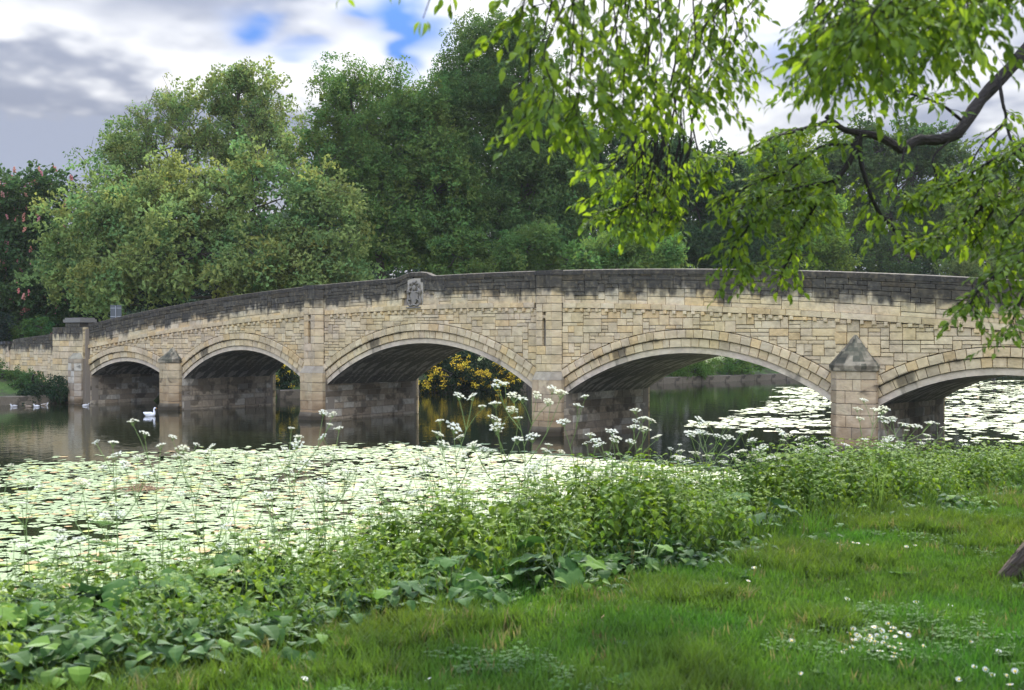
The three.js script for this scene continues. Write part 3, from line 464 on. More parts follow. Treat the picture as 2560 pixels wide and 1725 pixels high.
// ---------------------------------------------------------------- quay and far bank
{
  const r = rng(71), concrete = std({ color: C(0.19, 0.16, 0.115), roughness: 0.95, map: sideMap, bumpMap: stoneBump(1, 1), bumpScale: 0.03 });
  const quay = (t0, t1, h, label) => { const w = thing('quay_wall', label, 'quay'); const step = 2.2; for (let t = t0; t < t1; t += step) { const e = Math.min(t1, t + step), P = (s, dq, y) => { const [x, z] = fromTQ(s, farBank(s) + dq); return [x, y, z]; }, T = new Tri(), g = 0.012, o = (r() - 0.5) * 0.03;
      const A = t + g, B = e - g, q = [[0.0 + o, -1.1], [0.03 + o, h - 0.04], [0.07 + o, h], [0.5, h], [0.5, -1.1]];
      for (let k = 0; k < 4; k++) { const S = [P(A, ...q[k]), P(B, ...q[k]), P(B, ...q[k + 1]), P(A, ...q[k + 1])]; T.quad(...S, ...S.map((x, m) => [(m === 0 || m === 3 ? A : B) / 2, (x[1] + k) / 2])); }
      for (const s of [A, B]) { const S = q.map((x) => P(s, ...x)); for (let k = 1; k < 4; k++) T.tri(S[0], S[k], S[k + 1], [0, 0], [0, 1], [1, 1]); }
      part('quay_block', T.build(), concrete, w); } };
  quay(6, 22.4, 0.46, 'low stone quay wall at the water below the wing wall'); quay(34, 130, 0.5, 'long stone kerb along the far bank seen under the bridge');
}

// ---------------------------------------------------------------- trees of the far bank
function clumpGeo(seed, leaves, rad, len, wid, droop = 0) { // a small spray of pointed leaves
  const r = rng(seed), T = new Tri();
  for (let i = 0; i < leaves; i++) {
    const d = V3(r() * 2 - 1, r() * 2 - 1, r() * 2 - 1).normalize(), c = d.clone().multiplyScalar(rad * Math.cbrt(r())), ax = V3(r() * 2 - 1, r() * 1.4 - 0.7 - droop, r() * 2 - 1).normalize(), nn = V3(r() * 2 - 1, r() * 1.6 + 0.2, r() * 2 - 1); const sd = ax.clone().cross(nn).normalize(), l = len * (0.7 + r() * 0.6), w = wid * (0.7 + r() * 0.6), up = sd.clone().cross(ax).multiplyScalar(w * 0.35);
    const a = c.clone().addScaledVector(ax, -l / 2), b = c.clone().addScaledVector(ax, l / 2), m = c.clone().addScaledVector(ax, -l * 0.08), s = m.clone().addScaledVector(sd, w / 2).add(up), e = m.clone().addScaledVector(sd, -w / 2).add(up);
    T.tri(a.toArray(), s.toArray(), b.toArray()); T.tri(a.toArray(), b.toArray(), e.toArray());
  }
  return T.build();
}
const SPRAYS = [clumpGeo(1, 22, 0.5, 0.3, 0.17), clumpGeo(2, 22, 0.5, 0.3, 0.17, 0.3)], FEATHER = clumpGeo(3, 26, 0.5, 0.26, 0.11, 0.5), THIN = clumpGeo(4, 14, 0.42, 0.22, 0.14);
const barkMat = std({ color: C(0.075, 0.062, 0.048), roughness: 1, bumpMap: texture(128, 256, (u, v) => tileNoise(u * 1, v, 14, 4, 3), false, 2, 1), bumpScale: 0.04 });
// o: {name, label, category, group, Z, base: [px, py], lobes: [[px, py, rx, ry]...] in photograph pixels at distance Z, density, color, vary, spray, size, twigs}
let total = 0;
function tree(o) {
  const r = rng(o.seed), k = o.Z / FOCAL, root = thing(o.name, o.label, o.category || 'tree', o.group), foot = at(o.base, HORIZON, o.Z); foot.y = groundAt(foot.x, foot.z) - 0.1; root.position.copy(foot);
  const list = [], limbs = [], mid = V3(0, 0, 0); let low = 1e9;
  const subs = [];
  for (const [px, py, rx, ry, dz = 0, dens = 1] of o.lobes) {
    const c = at(px, py, o.Z).sub(foot), R = [rx * k, ry * k, (rx * 0.55 + ry * 0.45) * k * (o.deep || 0.8)]; c.z += dz; low = Math.min(low, c.y - R[1]); subs.push({ c, R, lobe: true });
    const nsub = Math.max(6, Math.round(R[0] * R[1] * (o.sub || 1.1) * (o.grown ? 0 : 2.7)));
    for (let s = 0; s < nsub; s++) {
      const d = V3(r() * 2 - 1, r() * 2 - 1, r() * 2 - 1).normalize(), f = 0.3 + 0.72 * Math.sqrt(r()), sc = V3(c.x + d.x * R[0] * f, c.y + d.y * R[1] * f, c.z + d.z * R[2] * f), sr = (o.subR || 1.75) * (0.6 + r() * 0.7), hue = (r() - 0.5);
      if (r() < 0.35 + (o.twigs || 0)) limbs.push([c, sc, sr]);
      const n = Math.round((o.per || 15) * dens * sr * sr * (o.subR ? 1 : 0.46));
      for (let i = 0; i < n; i++) { const e = V3(r() * 2 - 1, r() * 2 - 1, r() * 2 - 1).normalize().multiplyScalar(sr * Math.pow(r(), 0.42)); e.y *= 0.72; const p = sc.clone().add(e); if (p.y < (o.floor ?? 0.6)) continue;
        const v = 0.82 + r() * 0.36, h = hue * o.vary + (r() - 0.5) * o.vary; list.push([mat(p, r() * 6.3, r() * 6.3, r() * 6.3, (o.size || 1) * (0.7 + r() * 0.6)), C(o.color[0] * v * (1 + h), o.color[1] * v, o.color[2] * v * (1 - h * 0.6))]); }
    }
  }
  const half = Math.ceil(list.length / 2), m = o.mat || leafMat(C(1, 1, 1), { transmission: 0.38, specularIntensity: 0.25 });
  if (list.length) { const crown = many('crown', (o.spray || SPRAYS)[0], m, list.slice(0, half), root); const c2 = many('crown', (o.spray || SPRAYS).at(-1), m, list.slice(half), root); crown.userData.kind = c2.userData.kind = 'stuff'; }
  // trunk and limbs
  const topc = subs.reduce((a, b) => (b.c.y > a.c.y ? b : a)).c, tr = o.trunk || 0.35, tp = curve([V3(0, 0, 0), V3(topc.x * 0.12 + 0.1, topc.y * 0.35, 0), V3(topc.x * 0.5, topc.y * 0.72, topc.z * 0.4), V3(topc.x, topc.y + (o.lead || 0), topc.z)], 10);
  const flare = tp.map((_, i) => tr * Math.max(0.06, (1 - i / 11)) * (i === 0 ? 1.5 : 1)); part('trunk', tube(tp, flare, 8), o.bark || barkMat, root);
  const geos = []; for (const s of subs) { const a = tp[Math.min(9, Math.max(1, Math.round(10 * clamp((s.c.y - s.R[1] * 0.6) / Math.max(1, topc.y)))))]; const mid2 = a.clone().lerp(s.c, 0.5); mid2.y -= 0.3; geos.push(tube(curve([a, mid2, s.c], 5), [0.5, 0.44, 0.38, 0.3, 0.24, 0.16].map((q) => q * tr * 0.45), 5)); }
  for (const [a, b, sr] of limbs) { const m2 = a.clone().lerp(b, 0.5).add(V3((r() - 0.5) * 0.4, -0.15 + r() * 0.3, (r() - 0.5) * 0.4)); geos.push(tube([a, m2, b], [0.055, 0.04, 0.02].map((q) => q * (o.limb || 1)), 4)); if (o.twigs) for (let i = 0; i < 4; i++) { const d = V3(r() * 2 - 1, r() * 1.3 - 0.1, r() * 2 - 1).normalize().multiplyScalar(sr * (0.8 + r() * 0.7)); geos.push(tube([b, b.clone().addScaledVector(d, 0.5).add(V3(0, 0.1, 0)), b.clone().add(d)], [0.022, 0.016, 0.008], 3)); } }
  if (o.grown) { // boughs that fork again and again, thin young leaves at the tips
    geos.length = 0; const inside = (p) => subs.some((s) => ((p.x - s.c.x) / s.R[0]) ** 2 + ((p.y - s.c.y) / s.R[1]) ** 2 + ((p.z - s.c.z) / s.R[2]) ** 2 < 1.1); const tips = [];
    const grow = (p, d, l, rad, lev) => { const e = p.clone().addScaledVector(d, l); if (lev < 3 && !inside(e)) e.lerp(p, 0.6); const m = p.clone().lerp(e, 0.5).add(V3((r() - 0.5) * l * 0.16, (r() - 0.5) * l * 0.1, (r() - 0.5) * l * 0.16)); geos.push(tube([p, m, e], [rad, rad * 0.85, rad * 0.66], lev > 3 ? 3 : 5)); tips.push(e); if (lev > 3) tips.push(m); if (lev >= 6 || (lev > 0 && !inside(e))) return; const n = lev < 2 ? 3 : r() < 0.55 ? 3 : 2; for (let i = 0; i < n; i++) { const q = V3(r() * 2 - 1, r() * 2 - 0.7, r() * 2 - 1).normalize(); grow(i ? m.clone().lerp(e, r()) : e, d.clone().multiplyScalar(i ? 0.75 : 1.3).addScaledVector(q, 0.85).normalize(), l * (0.66 + r() * 0.2), Math.max(0.012, rad * 0.62), lev + 1); } };
    for (const s of subs) { const a = tp[Math.min(9, Math.max(2, Math.round(10 * clamp((s.c.y - s.R[1] * 0.9) / Math.max(1, topc.y)))))]; const d = s.c.clone().sub(a), l = d.length(); grow(a, d.normalize(), Math.max(0.8, l * 0.55), tr * 0.3, 0); }
    const tl = []; for (const t of tips) for (let i = 0; i < (o.grown); i++) { if (r() > (o.leafy || 0.5)) continue; const v = 0.82 + r() * 0.36, h = (r() - 0.5) * o.vary * 2; tl.push([mat(t.clone().add(V3(r() - 0.5, r() - 0.5, r() - 0.5).multiplyScalar(0.7)), r() * 6, r() * 6, r() * 6, (o.size || 1) * (0.6 + r() * 0.5)), C(o.color[0] * v * (1 + h), o.color[1] * v, o.color[2] * v)]); } many('crown', THIN, m, tl, root).userData.kind = 'stuff'; total += tl.length; }
  total += list.length;
  part('limbs', mergeGeometries(geos), o.bark || barkMat, root);
  if (o.blossom) { const bl = []; const G = o.blossomGeo; const src = list.filter(() => r() < o.blossom); for (const [mm] of src) { const p = V3().setFromMatrixPosition(mm); bl.push([mat(p.add(V3(0, 0.25, 0.35)), (r() - 0.5) * 0.6, r() * 6, (r() - 0.5) * 0.6, (o.blossomSize || 1) * (0.8 + r() * 0.5)), o.blossomColor(r)]); } const b = many('blossom', G, std({ roughness: 0.8, color: 0xffffff }), bl, root); b.userData.kind = 'stuff'; }
  return root;
}
const TREES = 'trees on the far bank behind the bridge';
const candle = (() => { const r = rng(9), gs = []; for (let i = 0; i < 12; i++) { const g = new THREE.IcosahedronGeometry(0.07, 0); const y = i / 12 * 0.42, a = r() * 6.3, q = 0.1 * (1 - y); g.translate(Math.cos(a) * q, y, Math.sin(a) * q); gs.push(g); } return mergeGeometries(gs); })();
tree({ name: 'chestnut_tree', label: 'dark green chestnut tree with pink flower candles beside the wing wall', seed: 11, Z: 82, base: 60, lobes: [[60, 520, 110, 90], [-40, 640, 130, 160], [110, 650, 95, 130], [40, 760, 140, 80], [-90, 500, 100, 90], [150, 740, 60, 80, 1]], color: [0.06, 0.11, 0.032], vary: 0.25, per: 13, sub: 0.9, trunk: 0.45, blossom: 0.16, blossomSize: 0.75, blossomGeo: candle, blossomColor: (r) => C(0.42 + r() * 0.12, 0.14 + r() * 0.08, 0.12 + r() * 0.06) });
tree({ name: 'lime_tree', label: 'broad yellow-green bushy tree rising over the low left part of the bridge', seed: 12, Z: 76, base: 520, lobes: [[250, 560, 120, 110], [200, 680, 100, 80], [420, 540, 160, 130], [640, 520, 160, 130], [820, 560, 110, 120], [520, 640, 260, 100, 2], [330, 720, 160, 60, 2], [760, 660, 150, 80, 1], [860, 690, 80, 60]], color: [0.215, 0.29, 0.08], vary: 0.35, per: 11, sub: 0.95, trunk: 0.5, twigs: 0.1 });
tree({ name: 'ash_tree', label: 'tall tree with thin young leaves and bare twigs showing against the sky', seed: 13, Z: 88, base: 570, lobes: [[560, 290, 130, 90], [450, 340, 130, 110], [660, 330, 100, 90], [380, 420, 120, 100], [580, 420, 200, 110], [730, 410, 80, 80], [600, 230, 80, 50], [330, 350, 60, 50], [300, 470, 70, 90]], color: [0.2, 0.27, 0.075], vary: 0.3, grown: 1, trunk: 0.45, size: 0.85, lead: 1.5, leafy: 0.3 });
tree({ name: 'young_sycamore', label: 'slender pale tree top standing between the pink chestnut and the bushy tree', seed: 14, Z: 92, base: 240, lobes: [[250, 470, 50, 70], [270, 420, 40, 50], [235, 560, 50, 50]], color: [0.12, 0.18, 0.045], vary: 0.3, per: 2.6, sub: 0.6, twigs: 0.5, trunk: 0.2, spray: [THIN], size: 0.9, lead: 0.4 });
tree({ name: 'hornbeam_tree', label: 'tall feathery mid-green tree between the twiggy tree and the dark tree', seed: 15, Z: 86, base: 960, lobes: [[900, 290, 110, 110], [860, 210, 60, 50], [1000, 250, 95, 75], [990, 380, 140, 120], [900, 460, 130, 110], [1060, 330, 70, 100], [930, 580, 150, 100], [1060, 600, 110, 90], [1090, 480, 100, 110], [1060, 420, 90, 90], [860, 370, 90, 90]], color: [0.125, 0.205, 0.042], vary: 0.3, per: 12, sub: 0.85, trunk: 0.42, twigs: 0.15, spray: [FEATHER, SPRAYS[0]], lead: 1 });
tree({ name: 'tall_lime_tree', label: 'tallest dark green tree behind the coat of arms', seed: 16, Z: 90, base: 1240, lobes: [[1210, 120, 70, 75], [1270, 100, 70, 60], [1180, 190, 80, 80], [1290, 210, 110, 110], [1220, 320, 140, 120], [1360, 340, 110, 130], [1180, 450, 130, 120], [1340, 470, 160, 120], [1250, 590, 220, 90], [1130, 330, 70, 110], [1420, 430, 80, 110], [1300, 330, 110, 90]], color: [0.092, 0.162, 0.038], vary: 0.25, per: 13, sub: 0.9, trunk: 0.5, spray: [FEATHER, SPRAYS[1]], lead: 0.5 });
tree({ name: 'hawthorn_bush', label: 'rounded light green bush just over the parapet right of the coat of arms', category: 'bush', seed: 17, Z: 80, base: 1320, lobes: [[1310, 620, 90, 60], [1240, 660, 90, 40], [1140, 640, 80, 60], [1420, 650, 70, 50]], color: [0.1, 0.175, 0.036], vary: 0.3, per: 16, sub: 1.1, trunk: 0.16, subR: 0.9, spray: [FEATHER, SPRAYS[0]] });
tree({ name: 'elder_bush', label: 'wide bright green bush spreading over the crown of the parapet', category: 'bush', seed: 18, Z: 82, base: 1560, lobes: [[1560, 630, 100, 60], [1640, 640, 70, 50], [1480, 650, 80, 45], [1600, 690, 140, 40]], color: [0.115, 0.2, 0.038], vary: 0.3, per: 16, sub: 1.1, trunk: 0.16, subR: 0.9, spray: [FEATHER, SPRAYS[0]] });
tree({ name: 'dark_maple_tree', label: 'dark green tree filling the gap behind the cherry branches', seed: 19, Z: 104, base: 1600, lobes: [[1520, 420, 110, 110], [1620, 500, 120, 110], [1740, 520, 110, 110], [1480, 540, 100, 90], [1700, 640, 160, 60], [1830, 590, 80, 100], [1700, 440, 110, 100], [1810, 470, 100, 90], [1430, 480, 90, 110], [1580, 430, 90, 70]], color: [0.045, 0.09, 0.025], vary: 0.25, per: 10, sub: 0.7, subR: 1.4, trunk: 0.5, size: 1.15 });
tree({ name: 'golden_lime_tree', label: 'sunlit yellow-green tree beyond the bridge behind the cherry twigs', seed: 20, Z: 112, base: 1960, lobes: [[1950, 400, 110, 80], [1940, 450, 110, 70], [2010, 520, 100, 90], [1900, 560, 90, 90], [2000, 640, 130, 60]], color: [0.18, 0.275, 0.035], vary: 0.3, per: 9, sub: 0.6, subR: 1.4, trunk: 0.4, size: 1.15 });
tree({ name: 'ivy_clad_tree', label: 'tall thin-leaved tree with dark stems beyond the bridge', seed: 21, Z: 124, base: 2230, lobes: [[2220, 370, 120, 80], [2350, 440, 90, 120], [2110, 440, 90, 90], [2160, 430, 120, 90], [2280, 440, 110, 110], [2200, 540, 150, 90], [2330, 560, 70, 110], [2240, 640, 150, 60], [2130, 610, 90, 80]], color: [0.085, 0.14, 0.036], vary: 0.25, per: 7.5, sub: 0.5, subR: 1.5, trunk: 0.55, twigs: 0.3, limb: 2, size: 1.2, spray: [SPRAYS[0], THIN] });
tree({ name: 'willow_bush', label: 'pale grey-green willow over the right end of the parapet', category: 'bush', seed: 22, Z: 116, base: 2480, lobes: [[2560, 520, 110, 90], [2450, 560, 80, 80], [2450, 640, 90, 60], [2540, 600, 80, 90], [2400, 690, 60, 40], [2620, 590, 90, 110], [2520, 690, 120, 50]], color: [0.18, 0.24, 0.06], vary: 0.25, per: 10, sub: 0.6, subR: 1.3, trunk: 0.25, spray: [FEATHER] });
tree({ name: 'holly_tree', label: 'dense dark tree behind the left end of the parapet below the bushy tree', seed: 23, Z: 90, base: 300, lobes: [[330, 700, 120, 70], [220, 730, 90, 60], [480, 730, 140, 60], [140, 780, 120, 60]], color: [0.02, 0.04, 0.018], vary: 0.2, per: 13, sub: 0.9, trunk: 0.3 });
tree({ name: 'yew_bush', label: 'dark clipped bush behind the rough-topped end of the wing wall', category: 'bush', seed: 24, Z: 72, base: 10, lobes: [[5, 815, 38, 40], [-30, 830, 40, 40]], color: [0.018, 0.034, 0.02], vary: 0.15, per: 26, sub: 5, subR: 0.45, trunk: 0.12, size: 0.5 });
tree({ name: 'laurel_bush', label: 'glossy bright-tipped bush behind the wing wall beside the tower', category: 'bush', seed: 25, Z: 73, base: 100, lobes: [[105, 820, 45, 28], [60, 838, 40, 18], [20, 852, 40, 10]], color: [0.075, 0.15, 0.03], vary: 0.5, per: 22, sub: 5, subR: 0.5, trunk: 0.1, size: 0.55 });
// background wood behind them, read as one mass
{
  const r = rng(31), list = []; for (let i = 0; i < 5200; i++) { const px = -260 + r() * 3160, Z = 128 + r() * 30, top = 560 + 60 * Math.sin(px * 0.004) - 50 * noise3(px * 0.01, 3) - (px > 1450 ? 70 : 0); const py = lerp(top, 900, Math.pow(r(), 0.9)), p = at(px, py, Z); if (p.y < groundAt(p.x, p.z) + 0.3) continue; const v = 0.8 + r() * 0.4; list.push([mat(p, r() * 6, r() * 6, r() * 6, 2.1 + r() * 1.6), C(0.034 * v, 0.062 * v, 0.024 * v)]); }
  const o = thing('far_wood', 'dark wood in the far distance behind the bank trees', 'wood', null, 'stuff'); many('foliage', SPRAYS[0], leafMat(C(1, 1, 1), { transmission: 0.25 }), list, o);
}
// gorse and bank growth seen through the arches
const yellowBit = clumpGeo(41, 16, 0.2, 0.11, 0.08);
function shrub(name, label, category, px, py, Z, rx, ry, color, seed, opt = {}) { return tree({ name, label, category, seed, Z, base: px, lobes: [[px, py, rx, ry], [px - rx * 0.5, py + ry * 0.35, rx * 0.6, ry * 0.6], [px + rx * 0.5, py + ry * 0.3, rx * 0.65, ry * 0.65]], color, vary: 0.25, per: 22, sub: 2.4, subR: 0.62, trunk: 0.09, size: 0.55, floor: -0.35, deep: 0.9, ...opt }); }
const gorse = { blossom: 0.42, blossomSize: 0.95, blossomGeo: yellowBit, blossomColor: (r) => C(0.78, 0.5 + r() * 0.12, 0.03) };
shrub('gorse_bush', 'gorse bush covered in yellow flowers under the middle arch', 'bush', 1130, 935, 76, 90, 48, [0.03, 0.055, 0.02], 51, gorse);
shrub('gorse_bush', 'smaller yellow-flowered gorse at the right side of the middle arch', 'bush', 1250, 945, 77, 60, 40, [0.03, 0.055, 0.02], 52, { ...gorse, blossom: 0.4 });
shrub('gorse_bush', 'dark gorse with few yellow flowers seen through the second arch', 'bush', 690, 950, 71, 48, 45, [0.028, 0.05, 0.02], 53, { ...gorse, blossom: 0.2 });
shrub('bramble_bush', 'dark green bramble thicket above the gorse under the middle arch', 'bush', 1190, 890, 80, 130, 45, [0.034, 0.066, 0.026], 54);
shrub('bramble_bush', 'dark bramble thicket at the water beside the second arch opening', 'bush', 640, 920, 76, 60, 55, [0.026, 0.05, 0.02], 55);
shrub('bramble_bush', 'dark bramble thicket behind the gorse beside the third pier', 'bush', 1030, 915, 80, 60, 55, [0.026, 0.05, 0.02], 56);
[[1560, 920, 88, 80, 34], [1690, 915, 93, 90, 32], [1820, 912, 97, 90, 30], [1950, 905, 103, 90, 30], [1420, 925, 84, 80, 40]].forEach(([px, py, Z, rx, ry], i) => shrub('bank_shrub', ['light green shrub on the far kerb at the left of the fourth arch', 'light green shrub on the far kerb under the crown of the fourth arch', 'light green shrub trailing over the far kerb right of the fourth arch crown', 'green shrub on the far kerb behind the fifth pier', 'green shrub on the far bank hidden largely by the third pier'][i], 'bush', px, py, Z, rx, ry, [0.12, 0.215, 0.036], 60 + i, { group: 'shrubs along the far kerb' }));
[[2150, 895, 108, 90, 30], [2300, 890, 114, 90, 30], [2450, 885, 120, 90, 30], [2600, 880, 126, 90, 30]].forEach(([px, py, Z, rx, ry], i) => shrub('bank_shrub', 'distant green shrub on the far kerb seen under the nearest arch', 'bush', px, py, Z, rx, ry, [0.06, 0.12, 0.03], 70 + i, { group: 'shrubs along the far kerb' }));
[[20, 935, 66, 60, 28, [0.085, 0.155, 0.036]], [80, 950, 65, 50, 26, [0.07, 0.135, 0.034]], [125, 965, 64.5, 36, 28, [0.028, 0.06, 0.024]], [75, 985, 63.8, 22, 22, [0.03, 0.06, 0.024]], [150, 980, 64, 16, 26, [0.028, 0.06, 0.022]], [-50, 935, 67, 60, 32, [0.08, 0.15, 0.034]]].forEach(([px, py, Z, rx, ry, c], i) => shrub(i === 2 || i === 3 || i === 4 ? 'ivy_bush' : 'nettle_patch', ['bright green weeds on the bank below the rough-topped wall', 'green weeds against the wing wall', 'dark ivy mound on the quay beside the tower', 'dark ivy hanging over the quay edge to the water', 'ivy climbing the foot of the bridge tower', 'green weeds at the end of the wing wall'][i], 'bush', px, py, Z, rx, ry, c, 80 + i, { subR: 0.4, sub: 6, size: 0.42 }));

// ---------------------------------------------------------------- lily pads
{
  const r = rng(101), mk = (seed) => { const q = rng(seed), T = [], pos = [0, 0.004, 0], idx = [], n = 18, notch = 0.32; for (let ring = 1; ring <= 2; ring++) for (let i = 0; i <= n; i++) { const a = notch / 2 + (Math.PI * 2 - notch) * i / n, rad = ring === 1 ? 0.55 : 1, w = 1 + (q() - 0.5) * 0.05; pos.push(Math.cos(a) * rad * w, ring === 2 ? 0.018 + (q() - 0.3) * 0.05 : 0.006 + (q() - 0.5) * 0.01, Math.sin(a) * rad * w); }
    for (let i = 0; i < n; i++) { const a = 1 + i, b = 1 + n + 1 + i; idx.push(0, a + 1, a, a, a + 1, b, a + 1, b + 1, b); } const g = new THREE.BufferGeometry(); g.setAttribute('position', new THREE.Float32BufferAttribute(pos, 3)); g.setIndex(idx); g.computeVertexNormals(); return g; };
  const pads = [mk(1), mk(2), mk(3), mk(4)];
  const padMat = new THREE.MeshPhysicalMaterial({ color: 0xffffff, roughness: 0.62, clearcoat: 0.1, clearcoatRoughness: 0.5, specularIntensity: 0.62, side: THREE.DoubleSide, ior: 1.6 });
  const edgeY = (px) => px < 500 ? lerp(1172, 1128, px / 500) : px < 1000 ? lerp(1128, 1116, (px - 500) / 500) : px < 1350 ? lerp(1116, 1128, (px - 1000) / 350) : lerp(1128, 1170, (px - 1350) / 350);
  const all = [], tone2 = () => { const k = r(); const c = k < 0.08 ? [0.24, 0.27, 0.06] : k < 0.13 ? [0.3, 0.2, 0.08] : [0.2, 0.265, 0.13]; const v = 0.8 + r() * 0.4; return C(c[0] * v, c[1] * v, c[2] * v); };
  const addPad = (x, z, s) => { const t = r() < 0.09; all.push({ x, z, s, m: mat(V3(x, 0.004 + r() * 0.012, z), (r() - 0.5) * (t ? 0.5 : 0.09), r() * 6.3, (r() - 0.5) * (t ? 0.5 : 0.09), s), c: tone2() }); };
  for (let i = 0; i < 50000; i++) { // near raft: kept where the photograph shows it, thinned by patches of open water
    const x = -26 + r() * 36, Z = 12 + r() * 29, px = CX + x / Z * FOCAL, y = HORIZON + EYE * FOCAL / Z; const [t, q] = toTQ(x, -Z); if (q < 10.2) continue; if (px < -420 || px > 2100) continue;
    const n = fbm(x * 0.35, Z * 0.35, 1, 3), n2 = fbm(x * 1.3, Z * 1.3, 5, 2), lim = edgeY(clamp(px, 0, 2200)) + (n2 - 0.5) * 26; if (y < lim) { if (!(y > lim - 14 && r() < 0.1)) continue; }
    if (n < 0.33 || n2 < 0.22) { if (r() < 0.75) continue; }
    addPad(x, -Z, 0.075 + r() * r() * 0.11);
  }
  for (let i = 0; i < 17000; i++) { // second raft, above the bridge
    const Z = 38 + r() * 72, px = 1500 + r() * 1500, x = (px - CX) / FOCAL * Z, y = HORIZON + EYE * FOCAL / Z; const [t, q] = toTQ(x, -Z); if (q < 10.2 || q > 52) continue;
    const bx = x, bz = -Z + 44.89; const lz = -bx * BEZ + bz * BEX; if (lz > -DEPTH - 0.8) continue;
    const left = y > 1075 ? lerp(1690, 2000, clamp((y - 1075) / 35)) : lerp(1960, 1690, clamp((y - 1003) / 70)); const n = fbm(x * 0.3, Z * 0.3, 9, 3), n2 = fbm(x * 0.9, Z * 0.9, 5, 2);
    if (y < 952 + (n2 - 0.5) * 20 || y > 1108 || px < left + (n2 - 0.5) * 160 || (n < 0.38 && r() < 0.85)) continue;
    addPad(x, -Z, 0.13 + r() * 0.11);
  }
  // the ones that show largest and clear of the bank plants stand alone
  const seen = all.map((p) => { const Z = -p.z, px = CX + p.x / Z * FOCAL, py = HORIZON + EYE * FOCAL / Z; const clear = px > 10 && px < 1150 && py < 1330 - px * 0.14; return { p, k: clear ? p.s * p.s / (Z * Z * Z) : 0 }; }).sort((a, b) => b.k - a.k);
  const raft = [[], [], [], []];
  seen.forEach(({ p }, i) => { if (i < 300) { const m = new THREE.Mesh(pads[i % 4], new Array(1).fill(0).map(() => padTone(p.c))[0]); m.name = numbered('lily_pad'); m.applyMatrix4(p.m); scene.add(m); tag(m, 'round green lily pad floating flat in the near raft of pads', 'lily pad', 'lily pads floating before the bridge'); } else raft[i % 4].push([p.m, p.c]); });
  function padTone(c) { const k = c.r > 0.24 ? 'o' : c.g / c.r > 1.2 ? (c.g > 0.24 ? 'a' : 'b') : 'y'; padTone.m ||= {}; return (padTone.m[k] ||= (() => { const m = padMat.clone(); m.color.copy(c); return m; })()); }
  const o = thing('lily_pad_raft', 'dense raft of pale lily pads covering the river', 'lily pads', null, 'stuff'); pads.forEach((g, i) => many('lily_pads', g, padMat, raft[i], o));
}
// ---------------------------------------------------------------- birds
{
  const bird = (name, label, category, group, pos, turn, s, spec) => {
    const o = thing(name, label, category, group); o.position.copy(pos); o.rotation.y = turn; o.scale.setScalar(s);
    const P = spec.spine.map(([x, y]) => V3(x, y, 0)); const c = curve(P, 34), rad = [], sq = []; const R = spec.rad; c.forEach((_, i) => { const f = i / 34 * (R.length - 1), k = Math.min(R.length - 2, Math.floor(f)); rad.push(lerp(R[k][0], R[k + 1][0], f - k)); sq.push(lerp(R[k][1], R[k + 1][1], f - k)); });
    part('body', tube(c, rad, 12, sq), spec.mat, o); const h = spec.spine.at(-1);
    part('beak', tube([V3(h[0] - 0.01, h[1], 0), V3(h[0] + 0.04, h[1] - 0.008, 0), V3(h[0] + 0.075, h[1] - 0.02, 0)], [0.022, 0.018, 0.006], 7), spec.beak, o);
    for (const e of [-1, 1]) { const w = new THREE.SphereGeometry(0.1, 10, 8); w.scale(1.9, 0.62, 0.32); w.rotateZ(0.12); w.translate(spec.wing[0], spec.wing[1], e * spec.wing[2]); part('wing', w, spec.wingMat, o); }
    return o; };
  const white = std({ color: C(0.82, 0.81, 0.8), roughness: 0.75 }), orange = std({ color: C(0.75, 0.3, 0.05), roughness: 0.6 }), grey = std({ color: C(0.42, 0.4, 0.37), roughness: 0.8 }), brown = std({ color: C(0.24, 0.18, 0.12), roughness: 0.85 }), pale = std({ color: C(0.6, 0.58, 0.55), roughness: 0.8 }), dull = std({ color: C(0.35, 0.28, 0.08), roughness: 0.7 });
  const goose = { spine: [[-0.40, 0.25], [-0.32, 0.2], [-0.15, 0.12], [0.05, 0.1], [0.2, 0.13], [0.24, 0.25], [0.22, 0.4], [0.26, 0.49], [0.33, 0.485]], rad: [[0.012, 1], [0.07, 1.1], [0.135, 1.15], [0.15, 1.15], [0.115, 1.1], [0.062, 1], [0.042, 1], [0.05, 1], [0.03, 1]], mat: white, beak: orange, wing: [-0.1, 0.16, 0.12], wingMat: white };
  const wat = (px, py) => { const Z = EYE * FOCAL / (py - HORIZON); return at(px, py, Z); };
  const g = wat(375, 1040); g.y = -0.02; bird('white_goose', 'white goose swimming with neck raised beside the first pier', 'goose', null, g, 0.12, 0.78, goose);
  const duck = (m, w) => ({ spine: [[-0.26, 0.1], [-0.2, 0.075], [-0.06, 0.05], [0.08, 0.05], [0.14, 0.09], [0.15, 0.15], [0.19, 0.185], [0.225, 0.18]], rad: [[0.008, 1], [0.045, 1.2], [0.085, 1.25], [0.08, 1.2], [0.05, 1.05], [0.034, 1], [0.038, 1], [0.022, 1]], mat: m, beak: dull, wing: [-0.06, 0.075, 0.07], wingMat: w });
  [[33, 1017, Math.PI + 0.2, pale, grey, 'pale duck swimming at the open end of the quay'], [70, 1018, Math.PI, brown, brown, 'brown duck swimming low under the quay wall'], [90, 1017, Math.PI - 0.2, pale, pale, 'pale duck swimming right behind the brown duck'], [112, 1014, 0.3, pale, brown, 'pale duck with brown wings at the hanging ivy'], [215, 1015, 0.1, grey, pale, 'grey duck swimming at the mouth of the first arch']].forEach(([px, py, a, m, w, l]) => { const p = wat(px, py); p.y = -0.012; bird('duck', l, 'duck', 'ducks by the quay', p, a, 0.76, duck(m, w)); });
}
